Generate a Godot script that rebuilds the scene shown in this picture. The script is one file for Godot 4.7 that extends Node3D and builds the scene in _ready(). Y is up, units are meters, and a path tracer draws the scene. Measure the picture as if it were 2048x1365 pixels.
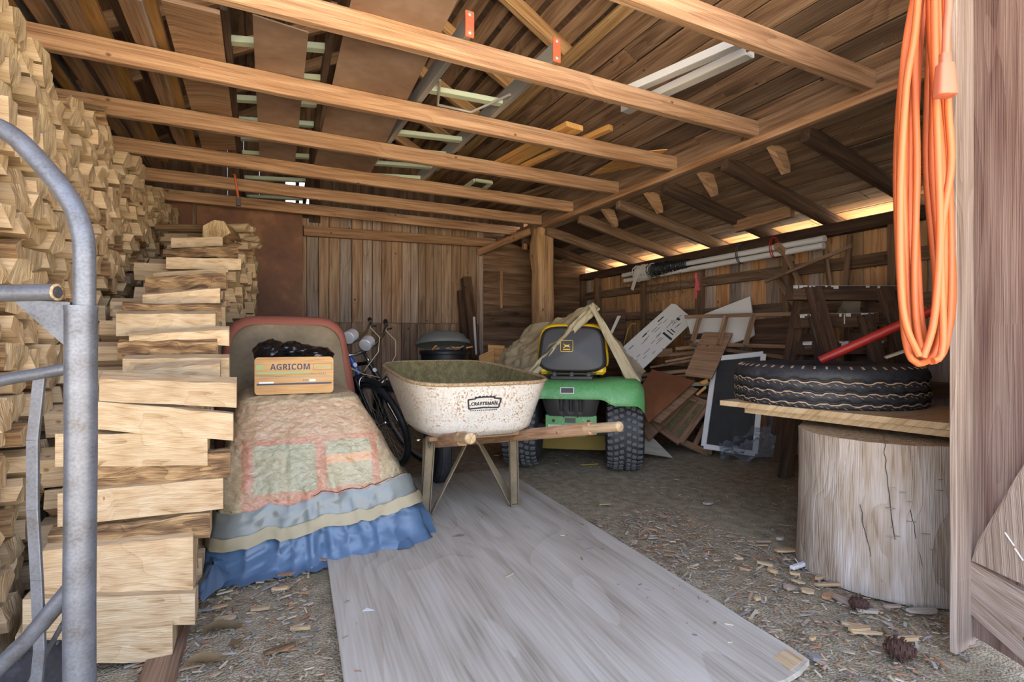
extends Node3D

# ---------------------------------------------------------------- measuring
const FOC := 1040.0            # focal length in pixels of the 2048 x 1365 frame
const YAW := 0.4625            # the camera is turned this far to the right of the barn's depth axis
const EYE := 0.92              # height of the lens above the floor
var cy := cos(YAW)
var sy := sin(YAW)
var rng := RandomNumberGenerator.new()
var M := {}
var T := {}
var taken := {}

func ray(u: float, v: float) -> Vector3:
	var x := (u - 1024.0) / FOC
	return Vector3(x * cy + sy, (682.5 - v) / FOC, x * sy - cy)
# points on a pixel's ray: on a level y, at a distance along the view, at a depth into the barn, at a distance to the right
func PY(u: float, v: float, y := 0.0) -> Vector3:
	var r := ray(u, v)
	return Vector3(0, EYE, 0) + r * ((y - EYE) / r.y)
func PC(u: float, v: float, d: float) -> Vector3:
	return Vector3(0, EYE, 0) + ray(u, v) * d
func PD(u: float, v: float, d: float) -> Vector3:
	var r := ray(u, v)
	return Vector3(0, EYE, 0) + r * (-d / r.z)
func PX(u: float, v: float, x: float) -> Vector3:
	var r := ray(u, v)
	return Vector3(0, EYE, 0) + r * (x / r.x)

func R(a: float, b: float) -> float:
	return rng.randf_range(a, b)

# ---------------------------------------------------------------- mesh building
class MB:
	var v := PackedVector3Array()
	var n := PackedVector3Array()
	var t := PackedVector2Array()
	var c := PackedColorArray()
	var col := Color(1, 1, 1)
	var us := 2.0
	var vs := 0.4
	var ou := 0.0
	var ov := 0.0
	func raw(a: Vector3, na: Vector3, ta: Vector2) -> void:
		v.append(a); n.append(na); t.append(ta); c.append(col)
	# a flat face whose outside is away from "inside"
	func face(p: Array, uv: Array, inside: Vector3) -> void:
		var nn: Vector3 = (p[1] - p[0]).cross(p[2] - p[0])
		if p.size() == 4 and nn.length_squared() < 1e-16:
			nn = (p[2] - p[0]).cross(p[3] - p[0])
		nn = nn.normalized()
		var mid: Vector3 = p[0]
		for k in range(1, p.size()): mid += p[k]
		var turned: bool = nn.dot(mid / p.size() - inside) < 0.0
		if turned: nn = -nn
		for k in range(1, p.size() - 1):
			var ids = [0, k, k + 1] if turned else [0, k + 1, k]
			for i in ids: raw(p[i], nn, uv[i])
	# box with chamfered edges: axes x (the long one), y, z
	func box(o: Vector3, ex: Vector3, ey: Vector3, ez: Vector3, s: Vector3, k := 0.003) -> void:
		var ax := [ex, ey, ez]
		var h := [s.x / 2, s.y / 2, s.z / 2]
		k = min(k, min(h[0], min(h[1], h[2])) * 0.6)
		var pt := func(on: int, sg: Array) -> Array:
			var q := Vector3.ZERO
			var l := [0.0, 0.0, 0.0]
			for i in 3:
				l[i] = sg[i] * (h[i] - (0.0 if i == on or on == 9 else k))
				q += ax[i] * l[i]
			var uv := Vector2((l[0] + ou) / us, (l[1] + l[2] + ov) / vs)
			if on == 0: uv = Vector2((l[1] * 0.3 + ou) / us, (l[2] + l[1] * 0.5 + ov) / vs)
			return [o + q, uv]
		for i in 3:
			var j := (i + 1) % 3
			var m := (i + 2) % 3
			for si in [-1, 1]:
				var ps := []
				var us_ := []
				for q in [[-1, -1], [1, -1], [1, 1], [-1, 1]]:
					var sg := [0, 0, 0]
					sg[i] = si; sg[j] = q[0]; sg[m] = q[1]
					var r = pt.call(i if k > 0.0 else 9, sg)
					ps.append(r[0]); us_.append(r[1])
				face(ps, us_, o)
			if k <= 0.0: continue
			for sj in [-1, 1]:
				for sm in [-1, 1]:
					var ps := []
					var us_ := []
					for q in [[j, -1], [j, 1], [m, 1], [m, -1]]:
						var sg := [0, 0, 0]
						sg[j] = sj; sg[m] = sm; sg[i] = q[1]
						var r = pt.call(q[0], sg)
						ps.append(r[0]); us_.append(r[1])
					face(ps, us_, o)
		if k > 0.0:
			for a in [-1, 1]:
				for b in [-1, 1]:
					for d in [-1, 1]:
						var ps := []
						var us_ := []
						for i in 3:
							var r = pt.call(i, [a, b, d])
							ps.append(r[0]); us_.append(r[1])
						face(ps, us_, o)
	# a bar from a to b; w across, h along "up"
	func bar(a: Vector3, b: Vector3, w: float, h: float, up := Vector3.UP, k := 0.003) -> void:
		var ex := (b - a).normalized()
		var ez := ex.cross(up)
		if ez.length() < 1e-4: ez = ex.cross(Vector3.RIGHT)
		ez = ez.normalized()
		var ey := ez.cross(ex).normalized()
		box((a + b) / 2, ex, ey, ez, Vector3(a.distance_to(b), h, w), k)
	# a sheet given by four corners, thick towards the back of its face
	func sheet(p: Array, th: float, uv_m := true) -> void:
		var nn: Vector3 = (p[2] - p[0]).cross(p[3] - p[1]).normalized() * th
		var q := []
		for x in p: q.append(x + nn)
		var mid: Vector3 = (p[0] + p[2] + q[0] + q[2]) / 4.0
		var w: float = p[0].distance_to(p[1])
		var hh: float = p[0].distance_to(p[3])
		var uv := [Vector2(ou / us, ov / vs), Vector2((ou + w) / us, ov / vs), Vector2((ou + w) / us, (ov + hh) / vs), Vector2(ou / us, (ov + hh) / vs)]
		if not uv_m: uv = [Vector2(0, 0), Vector2(1, 0), Vector2(1, 1), Vector2(0, 1)]
		face(p, uv, mid)
		face(q, uv, mid)
		for i in 4:
			var j := (i + 1) % 4
			face([p[i], p[j], q[j], q[i]], [uv[i], uv[j], uv[j] + Vector2(0, th / vs), uv[i] + Vector2(0, th / vs)], mid)
	# smooth surface through rows of points
	func grid(rows: Array, wrap := false, uvs = null, flip := false) -> void:
		var nr := rows.size()
		var nc: int = rows[0].size()
		var nm := []
		for r in nr:
			var a := PackedVector3Array()
			for q in nc:
				var q0: int = (q - 1 + nc) % nc if wrap else max(q - 1, 0)
				var q1: int = (q + 1) % nc if wrap else min(q + 1, nc - 1)
				if wrap and (q == 0 or q == nc - 1):   # first and last column coincide
					q0 = nc - 2; q1 = 1
				var dq: Vector3 = rows[r][q1] - rows[r][q0]
				var dr: Vector3 = rows[min(r + 1, nr - 1)][q] - rows[max(r - 1, 0)][q]
				var x := dq.cross(dr)
				if x.length_squared() < 1e-18:
					var r2: int = min(r + 1, nr - 1) if r == 0 else max(r - 1, 0)
					x = (rows[r2][q1] - rows[r2][q0]).cross(dr)
				x = x.normalized()
				a.append(-x if flip else x)
			nm.append(a)
		for r in nr - 1:
			for q in nc - 1:
				var id := [[r, q], [r, q + 1], [r + 1, q + 1], [r, q], [r + 1, q + 1], [r + 1, q]]
				if not flip: id = [[r, q], [r + 1, q + 1], [r, q + 1], [r, q], [r + 1, q], [r + 1, q + 1]]
				for e in id:
					var uv: Vector2
					if uvs != null: uv = uvs[e[0]][e[1]]
					else: uv = Vector2(float(e[1]) / (nc - 1), float(e[0]) / (nr - 1))
					raw(rows[e[0]][e[1]], nm[e[0]][e[1]], uv)
	# round tube along a path; rad: a number or one per point
	func tube(path: Array, rad, sides := 10, caps := true, ulen := 1.0) -> void:
		var rows := []
		var uvs := []
		var np := path.size()
		var tg: Vector3 = (path[1] - path[0]).normalized()
		var nx := tg.cross(Vector3.UP)
		if nx.length() < 0.05: nx = tg.cross(Vector3.RIGHT)
		nx = nx.normalized()
		var run := 0.0
		for i in np:
			var a: Vector3 = path[max(i - 1, 0)]
			var b: Vector3 = path[min(i + 1, np - 1)]
			var tt := (b - a).normalized()
			nx = (nx - tt * nx.dot(tt)).normalized()
			var ny := tt.cross(nx)
			var r: float = rad[i] if rad is Array else rad
			if i > 0: run += path[i].distance_to(path[i - 1])
			var row := PackedVector3Array()
			var uvr := PackedVector2Array()
			for s in sides + 1:
				var an := TAU * s / sides
				row.append(path[i] + (nx * cos(an) + ny * sin(an)) * r)
				uvr.append(Vector2(run / ulen, float(s) / sides))
			rows.append(row); uvs.append(uvr)
		grid(rows, true, uvs, false)
		if caps:
			for e in [0, np - 1]:
				var ps := []
				var us_ := []
				for s in sides:
					ps.append(rows[e][s]); us_.append(Vector2(0.5 + 0.4 * cos(TAU * s / sides), 0.5 + 0.4 * sin(TAU * s / sides)))
				face(ps, us_, path[1] if e == 0 else path[np - 2])
	# turned shape: profile of (radius, height) about an axis
	func lathe(o: Vector3, axis: Vector3, prof: Array, sides := 24, seg_u := 1.0) -> void:
		var ax := axis.normalized()
		var nx := ax.cross(Vector3.RIGHT if abs(ax.x) < 0.9 else Vector3.UP).normalized()
		var ny := ax.cross(nx)
		var rows := []
		var uvs := []
		var run := 0.0
		for i in prof.size():
			var row := PackedVector3Array()
			var ur := PackedVector2Array()
			if i > 0: run += prof[i].distance_to(prof[i - 1])
			for s in sides + 1:
				var an := TAU * s / sides
				row.append(o + ax * prof[i].y + (nx * cos(an) + ny * sin(an)) * prof[i].x)
				ur.append(Vector2(seg_u * s / sides, run))
			rows.append(row); uvs.append(ur)
		grid(rows, true, uvs, false)
	# a flat outline (in axes ex, ey) made thick along ez
	func plate(o: Vector3, ex: Vector3, ey: Vector3, ez: Vector3, poly: PackedVector2Array, th: float) -> void:
		var ids := Geometry2D.triangulate_polygon(poly)
		var mid2 := Vector2.ZERO
		for p in poly: mid2 += p / poly.size()
		for sd in [0.0, 1.0]:
			for k in range(0, ids.size(), 3):
				var ps := []
				var us_ := []
				for j in 3:
					var q: Vector2 = poly[ids[k + j]]
					ps.append(o + ex * q.x + ey * q.y + ez * th * sd)
					us_.append(Vector2((q.x + ou) / us, (q.y + ov) / vs))
				face(ps, us_, ps[0] + ez * (1.0 if sd == 0.0 else -1.0))
		var cw := Geometry2D.is_polygon_clockwise(poly)
		for k in poly.size():
			var a: Vector2 = poly[k]
			var b: Vector2 = poly[(k + 1) % poly.size()]
			var d := (b - a).orthogonal() * (1.0 if cw else -1.0)
			var pa := o + ex * a.x + ey * a.y
			var pb := o + ex * b.x + ey * b.y
			var inside := (pa + pb) / 2 + ez * th / 2 + (ex * d.x + ey * d.y)
			face([pa, pb, pb + ez * th, pa + ez * th], [Vector2((a.x + ou) / us, (a.y + ov) / vs), Vector2((b.x + ou) / us, (b.y + ov) / vs), Vector2((b.x + ou) / us, (b.y + ov + th) / vs), Vector2((a.x + ou) / us, (a.y + ov + th) / vs)], inside)
	func mesh(xf := Transform3D.IDENTITY, into: ArrayMesh = null) -> ArrayMesh:
		var m := into if into else ArrayMesh.new()
		var arr := []
		arr.resize(Mesh.ARRAY_MAX)
		if xf != Transform3D.IDENTITY:
			var b := xf.basis.orthonormalized()
			for i in v.size():
				v[i] = xf * v[i]; n[i] = b * n[i]
		arr[Mesh.ARRAY_VERTEX] = v
		arr[Mesh.ARRAY_NORMAL] = n
		arr[Mesh.ARRAY_TEX_UV] = t
		arr[Mesh.ARRAY_COLOR] = c
		m.add_surface_from_arrays(Mesh.PRIMITIVE_TRIANGLES, arr)
		return m

func mb(tone := 1.0, us := 2.0, vs := 0.4) -> MB:
	var b := MB.new()
	b.col = Color(tone, tone, tone)
	b.us = us; b.vs = vs
	b.ou = rng.randf() * 3.0; b.ov = rng.randf() * 3.0
	return b
func tinted(a: float, b: float, warm := 0.06) -> MB:
	var m := mb()
	var t := R(a, b)
	var w := R(-warm, warm)
	m.col = Color(t * (1 + w), t, t * (1 - w))
	return m

# ---------------------------------------------------------------- objects
func named(o: Node, called: String, parent: Node) -> void:
	var key := str(parent.get_instance_id()) + called
	var k: int = taken.get(key, 0)
	taken[key] = k + 1
	o.name = called if k == 0 else "%s_%03d" % [called, k]
	parent.add_child(o, true)
func tag(o: Node, label: String, category := "", group := "", kind := "") -> Node:
	if label: o.set_meta("label", label)
	if category: o.set_meta("category", category)
	if group: o.set_meta("group", group)
	if kind: o.set_meta("kind", kind)
	return o
# a thing (or a piece of the setting): an empty node at its base
func thing(called: String, at: Vector3, label: String, category: String, group := "", turn := 0.0) -> Node3D:
	var o := Node3D.new()
	named(o, called, self)
	o.position = at
	o.rotation.y = turn
	tag(o, label, category, group)
	return o
func struct(called: String, label := "") -> Node3D:
	var o := Node3D.new()
	named(o, called, self)
	tag(o, label, "", "", "structure")
	return o
# one mesh; its points are given in the world (or in the parent's own axes with own = true)
func put(called: String, b: MB, mat, parent: Node = self, own := false) -> MeshInstance3D:
	var o := MeshInstance3D.new()
	named(o, called, parent)
	if parent == self:
		var lo := b.v[0]
		var hi := b.v[0]
		for p in b.v:
			lo = lo.min(p); hi = hi.max(p)
		o.position = Vector3((lo.x + hi.x) / 2, lo.y, (lo.z + hi.z) / 2)
	var xf := Transform3D.IDENTITY if own else o.global_transform.affine_inverse()
	o.mesh = b.mesh(xf)
	o.material_override = M[mat] if mat is String else mat
	return o
func lone(called: String, b: MB, mat, label: String, category: String, group := "", kind := "") -> MeshInstance3D:
	var o := put(called, b, mat)
	tag(o, label, category, group, kind)
	return o
func plank(called: String, a: Vector3, b: Vector3, w: float, h: float, mat: String, parent: Node = self, up := Vector3.UP, lo := 0.8, hi := 1.15, k := 0.003) -> MeshInstance3D:
	var m := tinted(lo, hi)
	m.bar(a, b, w, h, up, k)
	return put(called, m, mat, parent)
func words(called: String, text: String, size: float, at: Transform3D, mat, parent: Node, depth := 0.002, font := "Droid Sans") -> MeshInstance3D:
	var o := MeshInstance3D.new()
	named(o, called, parent)
	var m := TextMesh.new()
	var f := SystemFont.new()
	f.font_names = PackedStringArray([font])
	f.font_weight = 700
	m.font = f
	m.text = text
	m.font_size = 64
	m.pixel_size = size / 64.0
	m.depth = depth
	o.mesh = m
	o.material_override = M[mat] if mat is String else mat
	o.transform = at
	return o

# ---------------------------------------------------------------- textures
func noise(sd: int, w: int, h: int, to_w: int, to_h: int, freq: float, oct := 3) -> PackedByteArray:
	var f := FastNoiseLite.new()
	f.seed = sd
	f.noise_type = FastNoiseLite.TYPE_SIMPLEX_SMOOTH
	f.frequency = freq
	f.fractal_octaves = oct
	var im := f.get_seamless_image(w, h, false, false, 0.12, true)
	im.convert(Image.FORMAT_L8)
	if w != to_w or h != to_h: im.resize(to_w, to_h, Image.INTERPOLATE_CUBIC)
	return im.get_data()
func ramp(cols: Array, x: float) -> Color:
	x = clampf(x, 0.0, 1.0) * (cols.size() - 1)
	var i: int = min(int(x), cols.size() - 2)
	return cols[i].lerp(cols[i + 1], x - i)
func as_tex(w: int, h: int, data: PackedByteArray, fmt := Image.FORMAT_RGB8) -> ImageTexture:
	var im := Image.create_from_data(w, h, false, fmt, data)
	im.generate_mipmaps()
	return ImageTexture.create_from_image(im)
# wood: stops run from the dark to the light of the grain; returns [colour, relief]
func grain(sd: int, cols: Array, rings := 9.0, knots := 3, blotch := 0.3, S := 512) -> Array:
	var fine := noise(sd, S / 16, S, S, S, 0.16, 3)
	var mid := noise(sd + 1, S / 8, S / 2, S, S, 0.05, 3)
	var spot := noise(sd + 2, 64, 128, S, S, 0.035, 3)
	var bend := noise(sd + 3, 32, 64, S, S, 0.03, 2)
	var kn := []
	var rr := RandomNumberGenerator.new()
	rr.seed = sd
	for k in knots: kn.append([rr.randf() * S, rr.randf() * S, rr.randf_range(9, 17) * S / 512.0])
	var out := PackedByteArray()
	out.resize(S * S * 3)
	var rel := PackedByteArray()
	rel.resize(S * S)
	for y in S:
		for x in S:
			var i := y * S + x
			var yy := float(y) / S * rings + bend[i] / 255.0 * 3.0
			var dark := 0.0
			for q in kn:
				var dx: float = abs(x - q[0])
				dx = min(dx, S - dx) * 1.6
				if dx > 70: continue
				var dy: float = y - q[1]
				if dy > S * 0.5: dy -= S
				elif dy < -S * 0.5: dy += S
				var d: float = sqrt(dx * dx * 0.36 + dy * dy) / q[2]
				var dk: float = sqrt(dx * dx * 6.0 + dy * dy) / q[2]
				if d < 4.0:
					yy += sign(dy) * 1.6 * exp(-d * 0.9)
					if dk < 1.0: dark = max(dark, 0.6 * (1.0 - dk * dk * 0.6))
			var ring: float = fposmod(yy, 1.0)
			ring = ring * ring
			var g: float = 0.36 * fine[i] / 255.0 + (0.64 - blotch) * mid[i] / 255.0 + blotch * spot[i] / 255.0
			g = (g - 0.5) * 1.25 + 0.60 - ring * 0.20 - dark
			var c := ramp(cols, g)
			out[i * 3] = int(clampf(c.r, 0, 1) * 255); out[i * 3 + 1] = int(clampf(c.g, 0, 1) * 255); out[i * 3 + 2] = int(clampf(c.b, 0, 1) * 255)
			rel[i] = int(clampf(0.45 * fine[i] / 255.0 + 0.35 * mid[i] / 255.0 + 0.25 - ring * 0.2, 0, 1) * 255)
	return [as_tex(S, S, out), as_tex(S, S, rel, Image.FORMAT_L8)]
# earthy or blotchy: two noises and specks
func mottle(sd: int, cols: Array, f1: float, f2: float, mix := 0.5, specks := 0.0, speck_col := Color.BLACK, S := 512, sharp := 1.6) -> Array:
	var a := noise(sd, S, S, S, S, f1, 4)
	var b := noise(sd + 1, S, S, S, S, f2, 4)
	var s := noise(sd + 2, S, S, S, S, 0.16, 2)
	var out := PackedByteArray()
	out.resize(S * S * 3)
	var rel := PackedByteArray()
	rel.resize(S * S)
	for i in S * S:
		var g: float = (a[i] * mix + b[i] * (1.0 - mix)) / 255.0
		var c := ramp(cols, (g - 0.5) * sharp + 0.5)
		if specks > 0.0:
			var q := clampf((s[i] / 255.0 * 0.75 + a[i] / 255.0 * 0.35 - (1.0 - specks)) * 9.0, 0, 1)
			c = c.lerp(speck_col, q)
		out[i * 3] = int(clampf(c.r, 0, 1) * 255); out[i * 3 + 1] = int(clampf(c.g, 0, 1) * 255); out[i * 3 + 2] = int(clampf(c.b, 0, 1) * 255)
		rel[i] = int(g * 255)
	return [as_tex(S, S, out), as_tex(S, S, rel, Image.FORMAT_L8)]
func C(r: int, g: int, b: int) -> Color:
	return Color(r / 255.0, g / 255.0, b / 255.0)
func mat(called: String, col, rough := 0.8, tex = null, bump := 0.0, metal := 0.0) -> StandardMaterial3D:
	var m := StandardMaterial3D.new()
	m.resource_name = called
	m.albedo_color = col
	m.roughness = rough
	m.metallic = metal
	m.vertex_color_use_as_albedo = true
	if tex != null:
		m.albedo_texture = tex[0]
		if bump > 0.0:
			m.heightmap_enabled = true
			m.heightmap_texture = tex[1]
			m.heightmap_scale = bump
	M[called] = m
	return m
func tri(m: StandardMaterial3D, s: float) -> void:
	m.uv1_triplanar = true
	m.uv1_scale = Vector3(s, s, s)

# ================================================================ the scene
func _ready() -> void:
	rng.seed = 20
	# ---- camera
	var cam := Camera3D.new()
	cam.name = "camera"
	add_child(cam)
	cam.position = Vector3(0, EYE, 0)
	cam.rotation.y = -YAW
	cam.fov = rad_to_deg(2.0 * atan(682.5 / FOC))
	cam.near = 0.05
	cam.far = 200.0
	cam.current = true
	# ---- sky, sun, exposure
	var env := Environment.new()
	env.background_mode = Environment.BG_SKY
	var sky := Sky.new()
	var sm := ProceduralSkyMaterial.new()
	sm.sky_top_color = Color(0.66, 0.74, 0.90)
	sm.sky_horizon_color = Color(0.90, 0.93, 0.97)
	sm.sky_curve = 0.2
	sm.ground_horizon_color = Color(0.62, 0.56, 0.46)
	sm.ground_bottom_color = Color(0.50, 0.44, 0.35)
	sm.sky_energy_multiplier = 1.0
	sky.sky_material = sm
	env.sky = sky
	env.background_energy_multiplier = 1.7
	env.tonemap_mode = Environment.TONE_MAPPER_LINEAR
	env.tonemap_exposure = 4.1
	env.sdfgi_enabled = true
	env.ssao_enabled = true
	env.ssil_enabled = true
	var we := WorldEnvironment.new()
	we.name = "world_environment"
	we.environment = env
	add_child(we)
	var sun := DirectionalLight3D.new()
	sun.name = "sun"
	add_child(sun)
	sun.look_at_from_position(Vector3(5.0, 7.5, -3.2), Vector3.ZERO)
	sun.light_color = Color(1.0, 0.96, 0.90)
	sun.light_energy = 6.0
	sun.light_angular_distance = 0.6
	sun.shadow_enabled = true
	sun.sky_mode = DirectionalLight3D.SKY_MODE_LIGHT_ONLY

	make_materials()
	build_shell()
	build_roof()
	build_floor()
	build_loft()
	build_woodpile()
	build_covered_machine()
	build_bicycles()
	build_back_corner()
	build_wheelbarrow()
	build_tractor()
	build_right_pile()
	build_right_wall_things()
	build_stump()
	build_cord()
	build_doorway()
	build_hand_truck()
	build_litter()

# ---------------------------------------------------------------- materials
func make_materials() -> void:
	var joist := grain(11, [C(98, 70, 50), C(146, 110, 80), C(176, 140, 108), C(194, 164, 132)], 11.0, 3, 0.25)
	var roof := grain(12, [C(52, 38, 28), C(106, 80, 60), C(142, 113, 88), C(166, 140, 116)], 5.0, 2, 0.45)
	var back := grain(13, [C(88, 64, 46), C(146, 116, 90), C(174, 146, 120), C(190, 168, 146)], 6.0, 4, 0.38)
	var side := grain(14, [C(100, 66, 40), C(166, 120, 78), C(192, 150, 106), C(206, 174, 134)], 6.0, 4, 0.3)
	var dark := grain(15, [C(28, 20, 14), C(60, 42, 30), C(88, 64, 46), C(112, 86, 66)], 8.0, 2, 0.35)
	var pale := grain(16, [C(136, 104, 70), C(176, 148, 110), C(192, 168, 132), C(200, 182, 150)], 6.0, 1, 0.35)
	var bark := grain(17, [C(58, 40, 26), C(108, 80, 52), C(164, 130, 88), C(204, 172, 124)], 5.0, 1, 0.5)
	var ply := grain(18, [C(126, 115, 98), C(160, 150, 133), C(177, 169, 154), C(188, 182, 170)], 7.0, 1, 0.35)
	var fresh := grain(19, [C(150, 96, 44), C(196, 142, 78), C(216, 166, 98), C(226, 182, 116)], 10.0, 1, 0.2)
	var post := grain(20, [C(98, 68, 42), C(160, 124, 84), C(188, 152, 112), C(204, 174, 138)], 9.0, 2, 0.32)
	var grey := grain(21, [C(98, 80, 68), C(148, 128, 112), C(176, 158, 144), C(192, 178, 166)], 9.0, 2, 0.3)
	T.endg = mottle(30, [C(124, 94, 60), C(184, 154, 112), C(208, 182, 142), C(220, 202, 168)], 0.03, 0.14, 0.4, 0.10, C(112, 84, 56), 512, 2.2)
	T.dirt = mottle(31, [C(100, 88, 66), C(142, 129, 102), C(164, 151, 124), C(182, 171, 146)], 0.012, 0.11, 0.4, 0.24, C(176, 164, 142), 1024)
	T.rust = mottle(32, [C(192, 186, 172), C(204, 199, 188), C(210, 206, 198)], 0.02, 0.06, 0.5, 0.33, C(134, 94, 48))
	T.moss = mottle(33, [C(58, 50, 30), C(98, 88, 54), C(128, 118, 76), C(150, 138, 98)], 0.02, 0.12, 0.4)
	T.dust = mottle(34, [C(104, 92, 72), C(116, 103, 80), C(124, 110, 87), C(136, 122, 98)], 0.006, 0.04, 0.7)
	T.rub = mottle(35, [C(26, 27, 30), C(38, 40, 45), C(50, 52, 57), C(72, 74, 78)], 0.012, 0.08, 0.5)
	T.hard = mottle(36, [C(96, 58, 36), C(110, 68, 42), C(118, 74, 46), C(136, 92, 58)], 0.006, 0.03, 0.75)
	T.fibre = mottle(37, [C(122, 94, 76), C(140, 111, 90), C(148, 120, 98), C(160, 132, 112)], 0.006, 0.03, 0.75)
	T.steel = mottle(38, [C(70, 64, 60), C(82, 84, 90), C(92, 95, 102), C(102, 105, 112)], 0.012, 0.1, 0.5, 0.14, C(108, 86, 64))
	T.green = mottle(39, [C(74, 136, 78), C(84, 150, 88), C(94, 158, 97), C(120, 172, 116)], 0.01, 0.05, 0.6)
	mat("joist", Color(1, 1, 1), 0.85, joist, 0.25)
	mat("roof", Color(1, 1, 1), 0.9, roof, 0.4)
	mat("backwall", Color(1, 1, 1), 0.9, back, 0.3)
	mat("sidewall", Color(1, 1, 1), 0.9, side, 0.3)
	mat("dark", Color(1, 1, 1), 0.9, dark, 0.35)
	mat("pale", Color(1, 1, 1), 0.85, pale, 0.35)
	mat("bark", Color(1, 1, 1), 0.95, bark, 0.8)
	mat("ply", Color(1, 1, 1), 0.9, ply, 0.1)
	mat("fresh", Color(1, 1, 1), 0.75, fresh, 0.12)
	mat("post", Color(1, 1, 1), 0.85, post, 0.5)
	mat("grey", Color(1, 1, 1), 0.9, grey, 0.3)
	tri(mat("endgrain", Color(1, 1, 1), 0.95, T.endg, 1.6), 2.4)
	tri(mat("dirt", Color(1, 1, 1), 0.97, T.dirt, 1.2), 0.9)
	tri(mat("enamel", Color(1, 1, 1), 0.4, T.rust), 0.9)
	tri(mat("mossy", Color(1, 1, 1), 0.9, T.moss, 0.3), 2.0)
	tri(mat("dusty", Color(1, 1, 1), 0.9, T.dust, 0.1), 1.2)
	tri(mat("rubber", Color(1, 1, 1), 0.62, T.rub, 0.08), 1.6)
	tri(mat("hardboard", Color(1, 1, 1), 0.6, T.hard, 0.03), 0.8)
	tri(mat("fibreboard", Color(1, 1, 1), 0.85, T.fibre, 0.03), 0.8)
	tri(mat("steel", Color(1, 1, 1), 0.42, T.steel, 0.0, 0.3), 3.0)
	tri(mat("greenpaint", Color(1, 1, 1), 0.5, T.green), 1.5)
	mat("oldpaint", Color(1, 1, 1), 0.85, grain(24, [C(88, 62, 58), C(128, 104, 96), C(154, 134, 124), C(170, 154, 146)], 9.0, 1, 0.45), 0.3)
	mat("redpaint", C(170, 40, 34), 0.45)
	mat("white", C(214, 214, 212), 0.6)
	mat("foam", C(206, 204, 198), 0.8)
	mat("ink", C(44, 44, 48), 0.8)
	mat("palegreen", C(186, 196, 168), 0.75)
	mat("black", C(26, 26, 27), 0.5)
	mat("blackgloss", C(16, 16, 17), 0.22)
	mat("seatblack", C(48, 48, 48), 0.5)
	mat("yellow", C(226, 186, 34), 0.45)
	mat("dullyellow", C(140, 118, 48), 0.7)
	mat("silver", C(206, 208, 212), 0.3, null, 0.0, 0.35)
	mat("chrome", C(200, 200, 204), 0.18, null, 0.0, 1.0)
	mat("alu", C(166, 162, 154), 0.4, null, 0.0, 0.25)
	mat("orangeplastic", C(190, 98, 62), 0.5)
	mat("orange", C(196, 100, 54), 0.5)
	mat("orangeplug", C(180, 100, 76), 0.55)
	mat("logend", Color(1, 1, 1), 0.95, grain(26, [C(112, 82, 52), C(176, 146, 104), C(202, 176, 136), C(216, 198, 164)], 9.0, 0, 0.42), 0.9)
	mat("lug", C(92, 92, 90), 0.8)
	mat("blue", C(36, 84, 160), 0.35)
	mat("tancord", C(196, 184, 150), 0.7)
	mat("bluetarp", C(78, 101, 126), 0.38)
	mat("leaf", C(110, 90, 60), 0.8)
	mat("pinkribbon", C(214, 96, 104), 0.7)
	mat("tyredust", C(178, 152, 122), 0.9)
	mat("graphite", C(70, 70, 72), 0.6)
	mat("lidgrey", C(104, 108, 104), 0.55)
	mat("cone", C(72, 48, 38), 0.9)
	mat("stone", C(128, 124, 122), 0.9)
	var g := mat("glass", Color(0.9, 0.95, 0.95, 0.12), 0.02)
	g.transparency = BaseMaterial3D.TRANSPARENCY_ALPHA
	var s := mat("screen", Color(0.16, 0.16, 0.16, 0.72), 0.7)
	s.transparency = BaseMaterial3D.TRANSPARENCY_ALPHA
	var p := mat("sheeting", Color(0.72, 0.66, 0.52, 0.80), 0.5)
	p.transparency = BaseMaterial3D.TRANSPARENCY_ALPHA
	p.backlight_enabled = true
	p.backlight = Color(0.35, 0.32, 0.26)
	var w := mat("wrap", Color(0.55, 0.58, 0.62, 0.35), 0.25)
	w.transparency = BaseMaterial3D.TRANSPARENCY_ALPHA

# ---------------------------------------------------------------- walls
const BACK := 5.75        # depth of the back wall
const RIGHT := 3.95       # inner face of the right wall's boards
const LEFT := -1.15
const FRONT := 0.83
const JOIST := 2.155      # underside of the tie joists
const GIRDER := 2.75
const RIDGE := 0.70
func roof_y(x: float) -> float:
	if x < RIDGE: return 2.26 + 0.55 * (GIRDER - RIDGE) - 0.55 * (RIDGE - x)
	if x <= GIRDER: return 2.26 + 0.55 * (GIRDER - x)
	return 2.15 - 0.226 * (x - GIRDER)

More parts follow.
